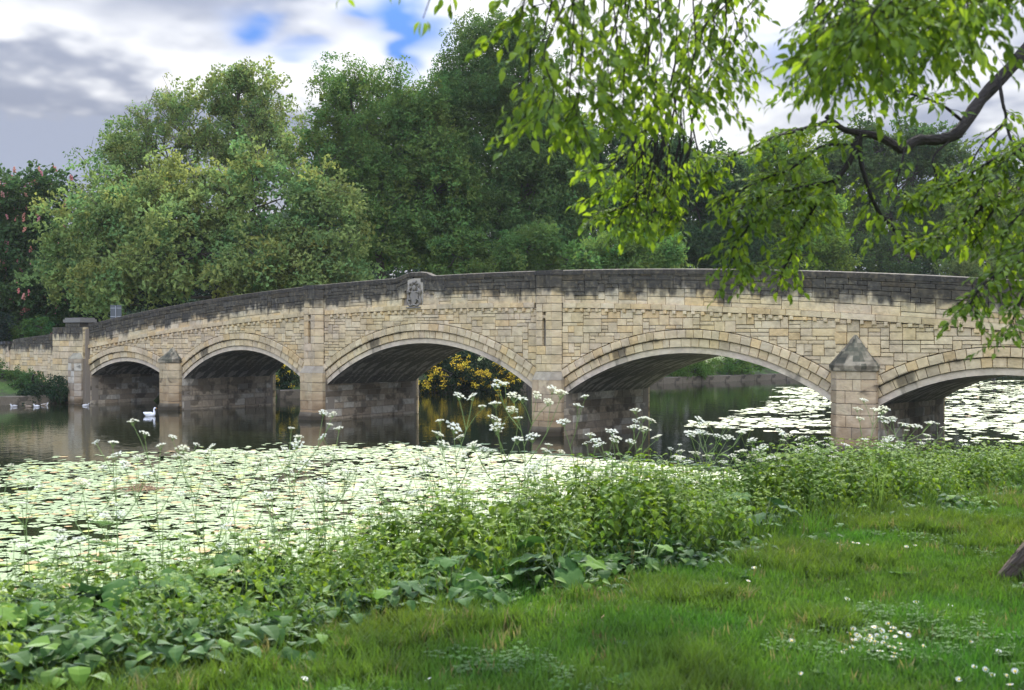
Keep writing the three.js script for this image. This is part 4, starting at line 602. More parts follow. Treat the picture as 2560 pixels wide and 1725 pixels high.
// ---------------------------------------------------------------- nest of dead stems on the pads
{
  const r = rng(131), c = at(345, 1226, EYE * FOCAL / (1226 - HORIZON)); c.y = 0; const o = thing('twig_nest', 'heap of dry brown stems forming a nest among the lily pads', 'nest'); o.position.copy(c); const mats = [std({ color: C(0.25, 0.17, 0.09), roughness: 1 }), std({ color: C(0.16, 0.1, 0.06), roughness: 1 })];
  for (let i = 0; i < 60; i++) { const a = r() * 6.3, d = Math.sqrt(r()) * 0.5, y = 0.03 + (0.55 - d) * 0.26 * r(), b = r() * 6.3, l = 0.16 + r() * 0.3, p = V3(Math.cos(a) * d, y, Math.sin(a) * d * 0.8), e = V3(Math.cos(b) * l, (r() - 0.4) * 0.1, Math.sin(b) * l); part('dry_stem', tube([p.clone().sub(e), p, p.clone().add(e)], [0.006, 0.009, 0.005], 4), mats[i % 2], o); }
}
// ---------------------------------------------------------------- road sign seen from behind over the parapet
{
  const o = thing('road_sign', 'grey back of a two-panel road sign above the left parapet', 'sign'); const p = at(290, HORIZON, 67.5); o.position.set(p.x, 3.0, p.z); o.rotation.y = 0.15; const m = std({ color: C(0.085, 0.095, 0.095), roughness: 0.6, metalness: 0.3 }), pm = std({ color: C(0.3, 0.31, 0.31), roughness: 0.5, metalness: 0.5 });
  part('sign_panel', boxG(-0.31, -0.012, 1.62, 2.46, -0.012, 0.012), m, o); part('sign_panel', boxG(0.012, 0.31, 1.62, 2.46, -0.012, 0.012), m, o); const post = new THREE.CylinderGeometry(0.032, 0.032, 2.4, 10); post.translate(0, 1.2, 0.055); part('post', post, pm, o); for (const y of [1.8, 2.28]) part('bracket', boxG(-0.3, 0.3, y - 0.02, y + 0.02, 0.012, 0.03), pm, o);
}

// ---------------------------------------------------------------- near bank: grass
const bladeGeo = (seed, n, h, spread) => { const r = rng(seed), T = new Tri(); for (let i = 0; i < n; i++) { const a = r() * 6.3, d = Math.sqrt(r()) * spread, x = Math.cos(a) * d, z = Math.sin(a) * d, l = h * (0.5 + r() * 0.7), b = r() * 6.3, lean = l * (0.15 + r() * 0.55), w = 0.0022 + r() * 0.0022, c = Math.cos(b), s = Math.sin(b), A = [x - s * w, -0.01, z + c * w], B = [x + s * w, -0.01, z - c * w], m = [x + c * lean * 0.35, l * 0.6, z + s * lean * 0.35], M1 = [m[0] - s * w * 0.8, m[1], m[2] + c * w * 0.8], M2 = [m[0] + s * w * 0.8, m[1], m[2] - c * w * 0.8], E = [x + c * lean, l, z + s * lean]; T.quad(A, B, M2, M1); T.tri(M1, M2, E); } return T.build(); };
{
  const r = rng(201), tufts = [bladeGeo(1, 20, 0.075, 0.05), bladeGeo(2, 20, 0.055, 0.05), bladeGeo(3, 16, 0.11, 0.045), bladeGeo(4, 16, 0.22, 0.05)], lists = [[], [], [], []];
  for (let i = 0; i < 92000; i++) { const x = -4.2 + r() * 13, Z = 4 + r() * 11.5; if (Math.abs(x) > Z * 0.5 + 0.7) continue; const [t, q] = toTQ(x, -Z); if (q > 6.0 || q < 0.5) continue; const n = fbm(x * 1.1, Z * 1.1, 3, 3), worn = fbm(x * 0.55 + 9, Z * 0.55, 6, 3); if (worn > 0.56 && r() < 0.55) continue;
    const k = q > 5.6 && r() < 0.22 ? 3 : n > 0.56 ? 2 : r() < 0.5 ? 0 : 1, dry = r() < 0.03 + (worn > 0.56 ? 0.1 : 0), v = (0.75 + r() * 0.5) * (0.82 + 0.36 * fbm(x * 2.3, Z * 2.3, 8, 2)), hue = n - 0.5;
    lists[k].push([mat(V3(x, landHeight(t, q), -Z), (r() - 0.5) * 0.3, r() * 6.3, (r() - 0.5) * 0.3, 0.75 + r() * 0.6), dry ? C(0.2 * v, 0.18 * v, 0.06 * v) : C((0.078 + hue * 0.09) * v, 0.156 * v, 0.012 * v)]); }
  const o = thing('lawn_grass', 'mown grass of the near bank with longer tufts', 'grass', null, 'stuff'), m = leafMat(C(1, 1, 1), { transmission: 0.4 }); tufts.forEach((g, i) => many('grass', g, m, lists[i], o));
}
// ---------------------------------------------------------------- bank plants
function leafShape(len, wid, opt = {}) { // leaf along +z from the origin, folded along the rib, arched down; returns triangles in a Tri
  const n = opt.n || 4, fold = opt.fold ?? 0.25, arch = opt.arch ?? 0.25, wave = opt.wave || 0, rows = []; const prof = opt.profile || ((t) => Math.sin(Math.PI * Math.pow(t, 0.75)));
  for (let i = 0; i <= n; i++) { const t = i / n, w = prof(t) * wid / 2, y = -arch * len * t * t, z = len * (t - arch * 0.3 * t * t); rows.push([[-w, y + w * fold + Math.sin(t * 14) * wave, z], [0, y, z], [w, y + w * fold + Math.cos(t * 13) * wave, z]]); } return rows;
}
function addLeaf(T, rows, M, col) { const v = new THREE.Vector3(), X = (p) => { v.set(...p).applyMatrix4(M); return [v.x, v.y, v.z]; }; for (let i = 0; i < rows.length - 1; i++) { const a = rows[i].map(X), b = rows[i + 1].map(X); if (i === 0) { T.tri(a[1], b[1], b[0], 0, 0, 0, col); T.tri(a[1], b[2], b[1], 0, 0, 0, col); } else if (i === rows.length - 2) { T.tri(a[0], a[1], b[1], 0, 0, 0, col); T.tri(a[1], a[2], b[1], 0, 0, 0, col); } else { T.quad(a[0], a[1], b[1], b[0], 0, 0, 0, 0, col); T.quad(a[1], a[2], b[2], b[1], 0, 0, 0, 0, col); } } }
function nettleGeo(seed) {
  const r = rng(seed), T = new Tri(), H = 0.95 + r() * 0.25, lean = (r() - 0.5) * 0.2, pairs = 9, G = [];
  const st = (y) => V3(lean * (y / H) ** 2, y, 0.06 * Math.sin(y * 3 + seed));
  const stem = []; for (let i = 0; i <= 5; i++) stem.push(st(H * i / 5));
  for (let k = 0; k < pairs; k++) { const y = H * (0.12 + 0.86 * k / (pairs - 1)), size = (0.11 + (seed % 3) * 0.02) * (1 - 0.5 * Math.abs(k / (pairs - 1) - 0.55)) * (k === pairs - 1 ? 0.6 : 1), a0 = k * Math.PI / 2 + r() * 0.5; for (let s = 0; s < 2; s++) { const a = a0 + s * Math.PI + (r() - 0.5) * 0.4, el = k > pairs - 3 ? -0.5 + r() * 0.3 : 0.05 + r() * 0.45; const M = new THREE.Matrix4().makeTranslation(st(y).x, y, st(y).z).multiply(new THREE.Matrix4().makeRotationFromEuler(new THREE.Euler(el, a, (r() - 0.5) * 0.5, 'YXZ'))).multiply(new THREE.Matrix4().makeTranslation(0, 0, 0.03)); addLeaf(T, leafShape(size * (0.9 + r() * 0.4), size * (0.6 + r() * 0.12), { arch: 0.3 + r() * 0.3, fold: 0.35 }), M); } }
  const leaves = T.build(); leaves.deleteAttribute('uv'); const sg = tube(stem, stem.map((_, i) => 0.0045 - i * 0.0005), 4).toNonIndexed(); sg.deleteAttribute('uv'); sg.computeVertexNormals(); return mergeGeometries([leaves, sg]);
}
{
  const r = rng(221), G = [1, 2, 3, 4, 5, 6].map(nettleGeo), lists = G.map(() => []), low = [1, 2].map((k) => { const q = rng(70 + k), T = new Tri(); for (let i = 0; i < 11; i++) { const a = i * 2.4, d = 0.02 + q() * 0.07, h = 0.03 + q() * 0.16, s = 0.055 + q() * 0.045; addLeaf(T, leafShape(s, s * (k > 1 ? 0.85 : 0.6), { n: 4, arch: 0.2 + q() * 0.4, fold: 0.2, profile: (t) => Math.pow(Math.sin(Math.PI * Math.pow(t, 0.6)), 0.8) }), new THREE.Matrix4().makeTranslation(Math.cos(a) * d, h, Math.sin(a) * d).multiply(new THREE.Matrix4().makeRotationFromEuler(new THREE.Euler(-0.3 + q() * 0.6, -a + Math.PI / 2, (q() - 0.5) * 0.6, 'YXZ')))); } return T.build(); }), lowList = [[], []], tall = bladeGeo(9, 34, 0.62, 0.09), tallList = [];
  for (let i = 0; i < 18000; i++) { const t = -9 + r() * 37, q = 5.2 + Math.pow(r(), 0.9) * 4.0, [x, z] = fromTQ(t, q), px = CX + x / -z * FOCAL; if (z > -3.5 || px < -700 || px > 3200) continue;
    const edge = 5.35 + 0.35 * smooth(3, 9, t) + (noise3(t * 0.9, 3) - 0.5) * 0.8 + (noise3(t * 0.25, 9) - 0.5) * 0.4; if (q < edge) continue; const inner = clamp((q - edge) / 0.7), leftness = smooth(7.5, 2, t), n = noise3(t * 0.8, q * 0.8, 4);
    if (r() < leftness * (q < edge + 1.4 ? 0.45 : 0.2)) continue; // big-leaved plants take over there
    const s = (lerp(0.44, 0.74, inner) + 0.36 * clamp((q - edge - 0.7) / 2)) * (0.82 + r() * 0.34) * (0.85 + n * 0.36) * lerp(0.88, 0.62, leftness) * lerp(1, 0.74, smooth(8, 15, t)), v = 0.8 + r() * 0.4, y = r();
    lists[i % 6].push([mat(V3(x, landHeight(t, q) - 0.02, z), (r() - 0.5) * 0.28, r() * 6.3, (r() - 0.5) * 0.28, s), C((y < 0.35 ? 0.16 : 0.09) * v, (y < 0.35 ? 0.25 : 0.172) * v, 0.01 * v)]); }
  for (let i = 0; i < 11000; i++) { const t = -9 + r() * 34, q = 5.1 + r() * 2.6, [x, z] = fromTQ(t, q); if (z > -3.5) continue; const edge = 5.2 + 0.35 * smooth(3, 9, t) + (noise3(t * 0.9, 3) - 0.5) * 0.8; if (q < edge && r() < 0.9) continue; const v = 0.8 + r() * 0.4; if (i % 41 === 0 && q > 5.6) tallList.push([mat(V3(x, landHeight(t, q), z), (r() - 0.5) * 0.3, r() * 6, (r() - 0.5) * 0.3, 0.6 + r() * 0.5), C(0.12 * v, 0.2 * v, 0.03 * v)]); lowList[i % 2].push([mat(V3(x, landHeight(t, q) - 0.01 + r() * 0.2 * clamp(q - edge), z), (r() - 0.5) * 0.5, r() * 6, (r() - 0.5) * 0.5, (0.5 + r() * 0.55) * lerp(1, 1.35, smooth(7, 3, t))), r() < 0.3 ? C(0.1 * v, 0.2 * v, 0.016 * v) : C(0.05 * v, 0.12 * v, 0.02 * v)]); }
  const o = thing('nettle_bed', 'dense belt of nettles along the near bank', 'nettles', null, 'stuff'), m = leafMat(C(1, 1, 1), { transmission: 0.42, specularIntensity: 0.6 }); G.forEach((g, i) => many('nettles', g, m, lists[i], o)); low.forEach((g, i) => many('undergrowth', g, m, lowList[i], o)); many('tall_grass', tall, m, tallList, o);
}
// cow parsley: branched stems, flat heads of small white florets
{
  const stemM = std({ color: C(0.17, 0.25, 0.07), roughness: 0.7 }), white = leafMat(C(0.8, 0.8, 0.69), { transmission: 0.3, specularIntensity: 0 }), green = leafMat(C(0.11, 0.2, 0.04), { transmission: 0.35 });
  const floret = (() => { const T = new Tri(), n = 5; for (let i = 0; i < n; i++) { const a = i / n * 6.283, b = (i + 1) / n * 6.283; T.tri([0, 0.0015, 0], [Math.cos(b) * 0.0045, 0, Math.sin(b) * 0.0045], [Math.cos(a) * 0.0045, 0, Math.sin(a) * 0.0045]); } return T; })();
  const headGeo = (seed) => { const r = rng(seed), fl = new Tri(), st = [], rays = 9 + Math.floor(r() * 4); for (let i = 0; i < rays; i++) { const a = i * 2.4 + r() * 0.5, d = Math.sqrt((i + 0.5) / rays) * (0.046 + r() * 0.014), c = V3(Math.cos(a) * d, 0.028 - d * 0.28 + (r() - 0.5) * 0.008, Math.sin(a) * d); st.push(tube([V3(0, -0.012, 0), c.clone().multiplyScalar(0.6).add(V3(0, 0.002, 0)), c], [0.0012, 0.001, 0.0008], 3)); for (let k = 0; k < 9; k++) { const b = k * 2.4, e = Math.sqrt(k / 9) * 0.0105, p = V3(c.x + Math.cos(b) * e, c.y + 0.005 - e * e * 12 + (r() - 0.5) * 0.003, c.z + Math.sin(b) * e), rx = (r() - 0.5) * 1.3, rz = (r() - 0.5) * 1.3, M = mat(p, rx, r() * 6, rz, 0.8 + r() * 0.5), v = V3(); for (let q = 0; q < floret.p.length; q += 3) { v.set(floret.p[q], floret.p[q + 1], floret.p[q + 2]).applyMatrix4(M); fl.p.push(v.x, v.y, v.z); } } } return [fl.build(), mergeGeometries(st)]; };
  const heads = [1, 2, 3, 4].map(headGeo);
  const feather = (() => { const r = rng(9), T = new Tri(); for (let i = 0; i < 7; i++) for (const s of [-1, 1]) { const z = 0.03 + i * 0.022, l = 0.07 * (1 - i / 9); addLeaf(T, leafShape(l, l * 0.42, { n: 3, arch: 0.2 }), new THREE.Matrix4().makeTranslation(0, -z * z * 1.2, z).multiply(new THREE.Matrix4().makeRotationY(s * 1.05))); } return T.build(); })();
  const protos = [0, 1, 2, 3, 4, 5, 6].map((k) => {
    const r = rng(400 + k), o = new THREE.Group(), stems = [], H = 1, tips = [];
    const main = curve([V3(0, 0, 0), V3(0.02, 0.4, 0.01), V3((r() - 0.5) * 0.12, 0.75, (r() - 0.5) * 0.1), V3((r() - 0.5) * 0.22, 1, (r() - 0.5) * 0.16)], 10); stems.push(tube(main, main.map((_, i) => 0.0052 - i * 0.00033), 5)); tips.push([main[10], 1.0]);
    const nb = 3 + Math.floor(r() * 3); for (let b = 0; b < nb; b++) { const f = 4 + Math.floor(b / nb * 5 + r()), s = main[Math.min(9, f)], a = b * 2.3 + r(), l = 0.2 + r() * 0.2, e = s.clone().add(V3(Math.cos(a) * l * 0.75, l * (0.75 + r() * 0.3), Math.sin(a) * l * 0.75)), md = s.clone().lerp(e, 0.5).add(V3(Math.cos(a) * 0.03, -0.01, Math.sin(a) * 0.03)); stems.push(tube(curve([s, md, e], 6), [0.0036, 0.0033, 0.003, 0.0028, 0.0025, 0.0022, 0.002], 4)); tips.push([e, 0.95]);
      for (let w = 0; w < 2; w++) if (r() < 0.72) { const g = a + (w ? 1 : -1) * (0.9 + r() * 0.6), e2 = md.clone().add(V3(Math.cos(g) * 0.12, 0.1 + r() * 0.1, Math.sin(g) * 0.12)); stems.push(tube([md, md.clone().lerp(e2, 0.5).add(V3(0, 0.01, 0)), e2], [0.0024, 0.002, 0.0016], 4)); tips.push([e2, 0.75]); } }
    part('stem', mergeGeometries(stems), stemM, o);
    for (const [p, s] of tips) { const [f, g] = heads[Math.floor(r() * 4)], h = part('flower_head', f, white, o); h.position.copy(p); h.scale.setScalar(s * (0.6 + r() * 0.42)); h.rotation.set((r() - 0.5) * 0.7, r() * 6, (r() - 0.5) * 0.7); part('rays', g, stemM, h); }
    for (let i = 0; i < 4; i++) { const l = part('leaf', feather, green, o); l.position.copy(main[1 + i * 2 - (i > 2 ? 1 : 0)]); l.rotation.set(-0.2, r() * 6, 0, 'YXZ'); l.scale.setScalar(0.8 + r() * 0.5); }
    return o; });
  const r = rng(431);
  // [column, row of the topmost head, distance, tilt]
  const spots = [[1305, 972, 9.6, 0.05, 1], [1432, 1042, 9.8, -0.25, 1], [1150, 1052, 9.2, 0.05, 1], [1262, 1050, 9.4, -0.15, 1], [1600, 1056, 10.2, 0.16, 1], [1528, 1062, 10.0, -0.1, 1], [1757, 1040, 10.4, 0.1, 1], [1790, 1078, 10.6, 0.1, 1], [1870, 1088, 10.9, -0.05, 1], [1905, 1110, 11, 0.1, 1], [1985, 1085, 11.4, -0.1, 1], [2030, 1110, 11.6, 0.05, 1], [2105, 1100, 12, 0.1, 1], [2190, 1012, 12.3, 0.2, 1], [2265, 1052, 12.6, 0.22, 1], [2330, 1078, 13, 0.05, 1], [2220, 1090, 12.4, -0.1, 1], [2420, 1105, 13.8, 0, 1],
    [405, 1090, 7.5, 0.0, 0], [310, 1112, 7.3, 0.05, 0], [505, 1098, 7.7, 0.05, 0], [578, 1132, 7.6, 0, 0], [690, 1118, 8.0, 0, 0], [735, 1092, 8.1, 0.1, 0], [815, 1118, 8.3, 0, 0], [870, 1160, 8.4, 0.1, 0], [60, 1180, 6.6, -0.05, 0], [215, 1180, 7, 0, 0], [960, 1175, 8.6, -0.1, 0], [260, 1270, 6.8, 0, 0], [530, 1275, 7.3, 0.1, 0], [1370, 1140, 9.6, 0.1, 0], [1490, 1150, 9.9, 0, 0], [800, 1180, 8.2, 0, 0], [-30, 1200, 6.3, 0, 0], [1080, 1130, 9, 0, 0], [1690, 1130, 10.4, 0.05, 0]];
  const L = { 0: 'cow parsley with flat white flower heads rising against the lily pads', 1: 'tall cow parsley in white flower standing against the dark water and bridge piers' };
  spots.forEach(([px, py, Z, tilt, k], i) => { const top = at(px, py, Z), fx = top.x - tilt * 0.8, z = top.z; const gy = groundAt(fx, z), h = Math.max(0.5, top.y - gy); const o = protos[i % 7].clone(); if (k) o.children.forEach((c) => { if (c.name === 'flower_head') c.scale.multiplyScalar(1.28); }); o.name = numbered('cow_parsley'); scene.add(o); tag(o, k ? 'tall cow parsley in white flower standing before ' + (px < 1220 ? 'the gorse reflection' : px < 1380 ? 'the third pier' : px < 1620 ? 'the shaded side wall of the third pier' : px < 1850 ? 'the dark water under the fourth arch' : px < 2060 ? 'the white lily pads under the fourth arch' : px < 2180 ? 'the capped fourth pier' : 'the mouth of the fifth arch') : L[k], 'wildflower', k ? 'cow parsley before the bridge' : 'cow parsley before the lily pads'); const s = h / Math.max(0.75, Math.cos(tilt)) / 1.05; o.position.set(fx, gy - 0.02, z); o.rotation.set(0, r() * 6.3, 0); o.rotateOnWorldAxis(V3(0, 0, 1), -tilt * 0.8); const w = Math.min(s, 1.05) * (k ? 1 : 0.85); o.scale.set(w, s, w); });
}
// burdock: broad wavy leaves in a low heap
{
  const mats = [leafMat(C(0.042, 0.11, 0.018), { transmission: 0.3 }), leafMat(C(0.1, 0.21, 0.018), { transmission: 0.45 }), leafMat(C(0.028, 0.075, 0.02), { transmission: 0.25 })], stalk = std({ color: C(0.12, 0.16, 0.06), roughness: 0.7 });
  const big = [0, 1, 2].map((s) => { const r = rng(700 + s), pos = [], idx = [], n = 9, m = 8; for (let i = 0; i <= n; i++) for (let j = 0; j <= m; j++) { const t = i / n, u = j / m * 2 - 1, w = (Math.pow(Math.sin(Math.PI * Math.pow(clamp(t * 0.97 + 0.03), 0.62)), 0.8)) * 0.42, edge = Math.abs(u) ** 3; const back = t < 0.15 ? -Math.abs(u) * 0.12 * (1 - t / 0.15) : 0; pos.push(u * w, -0.28 * t * t - 0.03 * u * u + edge * 0.05 * Math.sin(t * 19 + s * 2 + (u > 0 ? 1 : 0)) + Math.abs(u) * 0.05 - 0.014 * Math.cos(Math.abs(u) * 16 - t * 9), t * 1.0 + back); } for (let i = 0; i < n; i++) for (let j = 0; j < m; j++) { const a = i * (m + 1) + j; idx.push(a, a + m + 1, a + 1, a + 1, a + m + 1, a + m + 2); } const g = new THREE.BufferGeometry(); g.setAttribute('position', new THREE.Float32BufferAttribute(pos, 3)); g.setIndex(idx); g.computeVertexNormals(); return g; });
  const r = rng(721);
  const plant = (px, py, Z, n, size, label) => { const p = at(px, py, Z); p.y = groundAt(p.x, p.z); const o = thing('burdock_plant', label, 'plant', 'big-leaved plants on the near bank'); o.position.copy(p); for (let i = 0; i < n; i++) { const a = i / n * 6.283 + r() * 0.7, h = size * (0.5 + r() * 1.6), d = size * (0.35 + r() * 0.5), s = size * (0.8 + r() * 0.7), base = V3(Math.cos(a) * d, h, Math.sin(a) * d), st = part('leaf_stalk', tube(curve([V3(0, 0, 0), V3(Math.cos(a) * d * 0.3, h * 0.6, Math.sin(a) * d * 0.3), base], 5), [0.009, 0.008, 0.007, 0.006, 0.005, 0.005], 5), stalk, o); const l = part('leaf', big[i % 3], mats[Math.floor(r() * 3)], o); l.position.copy(base); l.rotation.set(-0.35 + r() * 0.8, Math.PI / 2 - a, (r() - 0.5) * 0.7, 'YXZ'); l.scale.setScalar(s); } };
  const B = [[540, 1480, 7.2, 6, 0.24], [640, 1440, 7.5, 6, 0.26], [330, 1560, 6.6, 7, 0.25], [120, 1600, 6.2, 7, 0.26], [220, 1640, 6.15, 6, 0.2], [30, 1560, 6.3, 6, 0.22], [470, 1600, 6.7, 5, 0.18], [800, 1500, 7.4, 5, 0.16], [700, 1540, 7.0, 5, 0.16], [900, 1420, 7.9, 5, 0.17], [420, 1520, 6.9, 6, 0.2], [260, 1540, 6.6, 6, 0.2], [-60, 1640, 5.9, 6, 0.24], [1150, 1350, 8.5, 4, 0.2], [1280, 1400, 8.4, 4, 0.13], [1000, 1500, 7.8, 4, 0.12], [1900, 1250, 10.6, 4, 0.12], [160, 1500, 6.6, 6, 0.22], [560, 1540, 6.9, 6, 0.2]];
  B.push([80, 1540, 6.4, 8, 0.24], [380, 1480, 7, 8, 0.24], [480, 1540, 6.85, 7, 0.2], [740, 1450, 7.6, 7, 0.2], [620, 1500, 7.2, 7, 0.2], [300, 1600, 6.35, 6, 0.16], [180, 1570, 6.4, 7, 0.22], [850, 1400, 7.9, 5, 0.15], [20, 1640, 6.0, 6, 0.22]); B.forEach(([px, py, Z, n, s]) => plant(px, py, Z, n + 2, s, 'low plant with broad wavy dark green leaves among the nettles'));
  // the same plants growing close together down the left of the bank
  { const stock = scene.children.filter((c) => c.name.startsWith('burdock_plant')).slice(0, 12); for (let i = 0; i < 74; i++) { const t = -3.2 + r() * 11.8, q = 5.45 + Math.pow(r(), 1.1) * 2.1 + 0.25 * smooth(3, 8, t), [x, z] = fromTQ(t, q); if (r() < smooth(5, 9, t) * 0.75) continue; const c = stock[i % 12].clone(); c.name = numbered('burdock_plant'); scene.add(c); c.position.set(x, groundAt(x, z) - 0.01, z); c.rotation.y = r() * 6.3; c.scale.setScalar(0.5 + r() * 0.42); } }
  // docks: upright long bright leaves
  const long = [0, 1].map((s) => { const rows = leafShape(1, 0.24, { n: 7, arch: 0.22 + s * 0.2, fold: 0.3, wave: 0.012, profile: (t) => Math.pow(Math.sin(Math.PI * Math.pow(clamp(t * 0.98 + 0.02), 0.8)), 0.7) }); const T = new Tri(); addLeaf(T, rows, new THREE.Matrix4()); return T.build(); }), dm = leafMat(C(0.15, 0.3, 0.03), { transmission: 0.55 });
  [[985, 1430, 7.9, 0.32], [745, 1400, 7.7, 0.34], [230, 1480, 6.8, 0.26], [60, 1640, 5.95, 0.24], [700, 1470, 7.4, 0.3], [2150, 1190, 12.5, 0.2], [380, 1600, 6.5, 0.2], [600, 1380, 7.6, 0.28]].forEach(([px, py, Z, s]) => { const p = at(px, py, Z); p.y = groundAt(p.x, p.z) + 0.12; const o = thing('dock_plant', 'dock with long upright bright yellow-green leaves lit from behind', 'plant', 'docks on the near bank'); o.position.copy(p); for (let i = 0; i < 4; i++) { const l = part('leaf', long[i % 2], dm, o); l.rotation.set(-1.1 - r() * 0.35, i * 1.7 + r(), 0, 'YXZ'); l.scale.setScalar(s * (0.8 + r() * 0.5)); } });
  // clover patches
  { const G2 = rng(751), T = new Tri(); for (let k = 0; k < 5; k++) { const a0 = G2() * 6, d = 0.012 + G2() * 0.03, cx = Math.cos(k * 1.26) * d, cz = Math.sin(k * 1.26) * d, h = 0.03 + G2() * 0.03; for (let j = 0; j < 3; j++) addLeaf(T, leafShape(0.014, 0.013, { n: 3, arch: 0.1, fold: 0.15, profile: (t) => Math.sin(Math.PI * Math.pow(t, 0.9) * 0.86) }), new THREE.Matrix4().makeTranslation(cx, h, cz).multiply(new THREE.Matrix4().makeRotationY(a0 + j * 2.094))); } const g = T.build(), list = []; for (let i = 0; i < 16000; i++) { const x = -3.5 + G2() * 11, Z = 4.2 + G2() * 9, [t, q] = toTQ(x, -Z); if (q > 5.8 || q < 1.5 || Math.abs(x) > Z * 0.5) continue; const n = fbm(x * 1.4 + 20, Z * 1.4, 5, 3); if (n < 0.55) continue; const v = 0.8 + G2() * 0.4; list.push([mat(V3(x, landHeight(t, q) + 0.01, -Z), (G2() - 0.5) * 0.4, G2() * 6, (G2() - 0.5) * 0.4, 0.75 + G2() * 0.5), C(0.05 * v, 0.125 * v, 0.014 * v)]); } const lawn = scene.children.find((c) => c.name === 'lawn_grass'); many('clover', g, leafMat(C(1, 1, 1), { transmission: 0.35, specularIntensity: 0.5 }), list, lawn); }
  // flat rosettes and clover in the lawn
  const G = rng(741); for (let i = 0; i < 130; i++) { const x = -2.5 + G() * 8.5, Z = 5.0 + G() * 7, [t, q] = toTQ(x, -Z); if (q > 5.7 || q < 2 || Math.abs(x) > Z * 0.45) continue; const o = thing('lawn_weed', 'flat rosette of grey-green leaves in the lawn', 'weed', 'weeds in the lawn'); o.position.set(x, landHeight(t, q) + 0.02, -Z); const n = 5 + Math.floor(G() * 4); for (let k = 0; k < n; k++) { const l = part('leaf', big[k % 3], mats[k % 3], o); l.rotation.set(-0.35 - G() * 0.4, k / n * 6.283 + G() * 0.6, 0, 'YXZ'); l.scale.setScalar(0.06 + G() * 0.05); } }
}
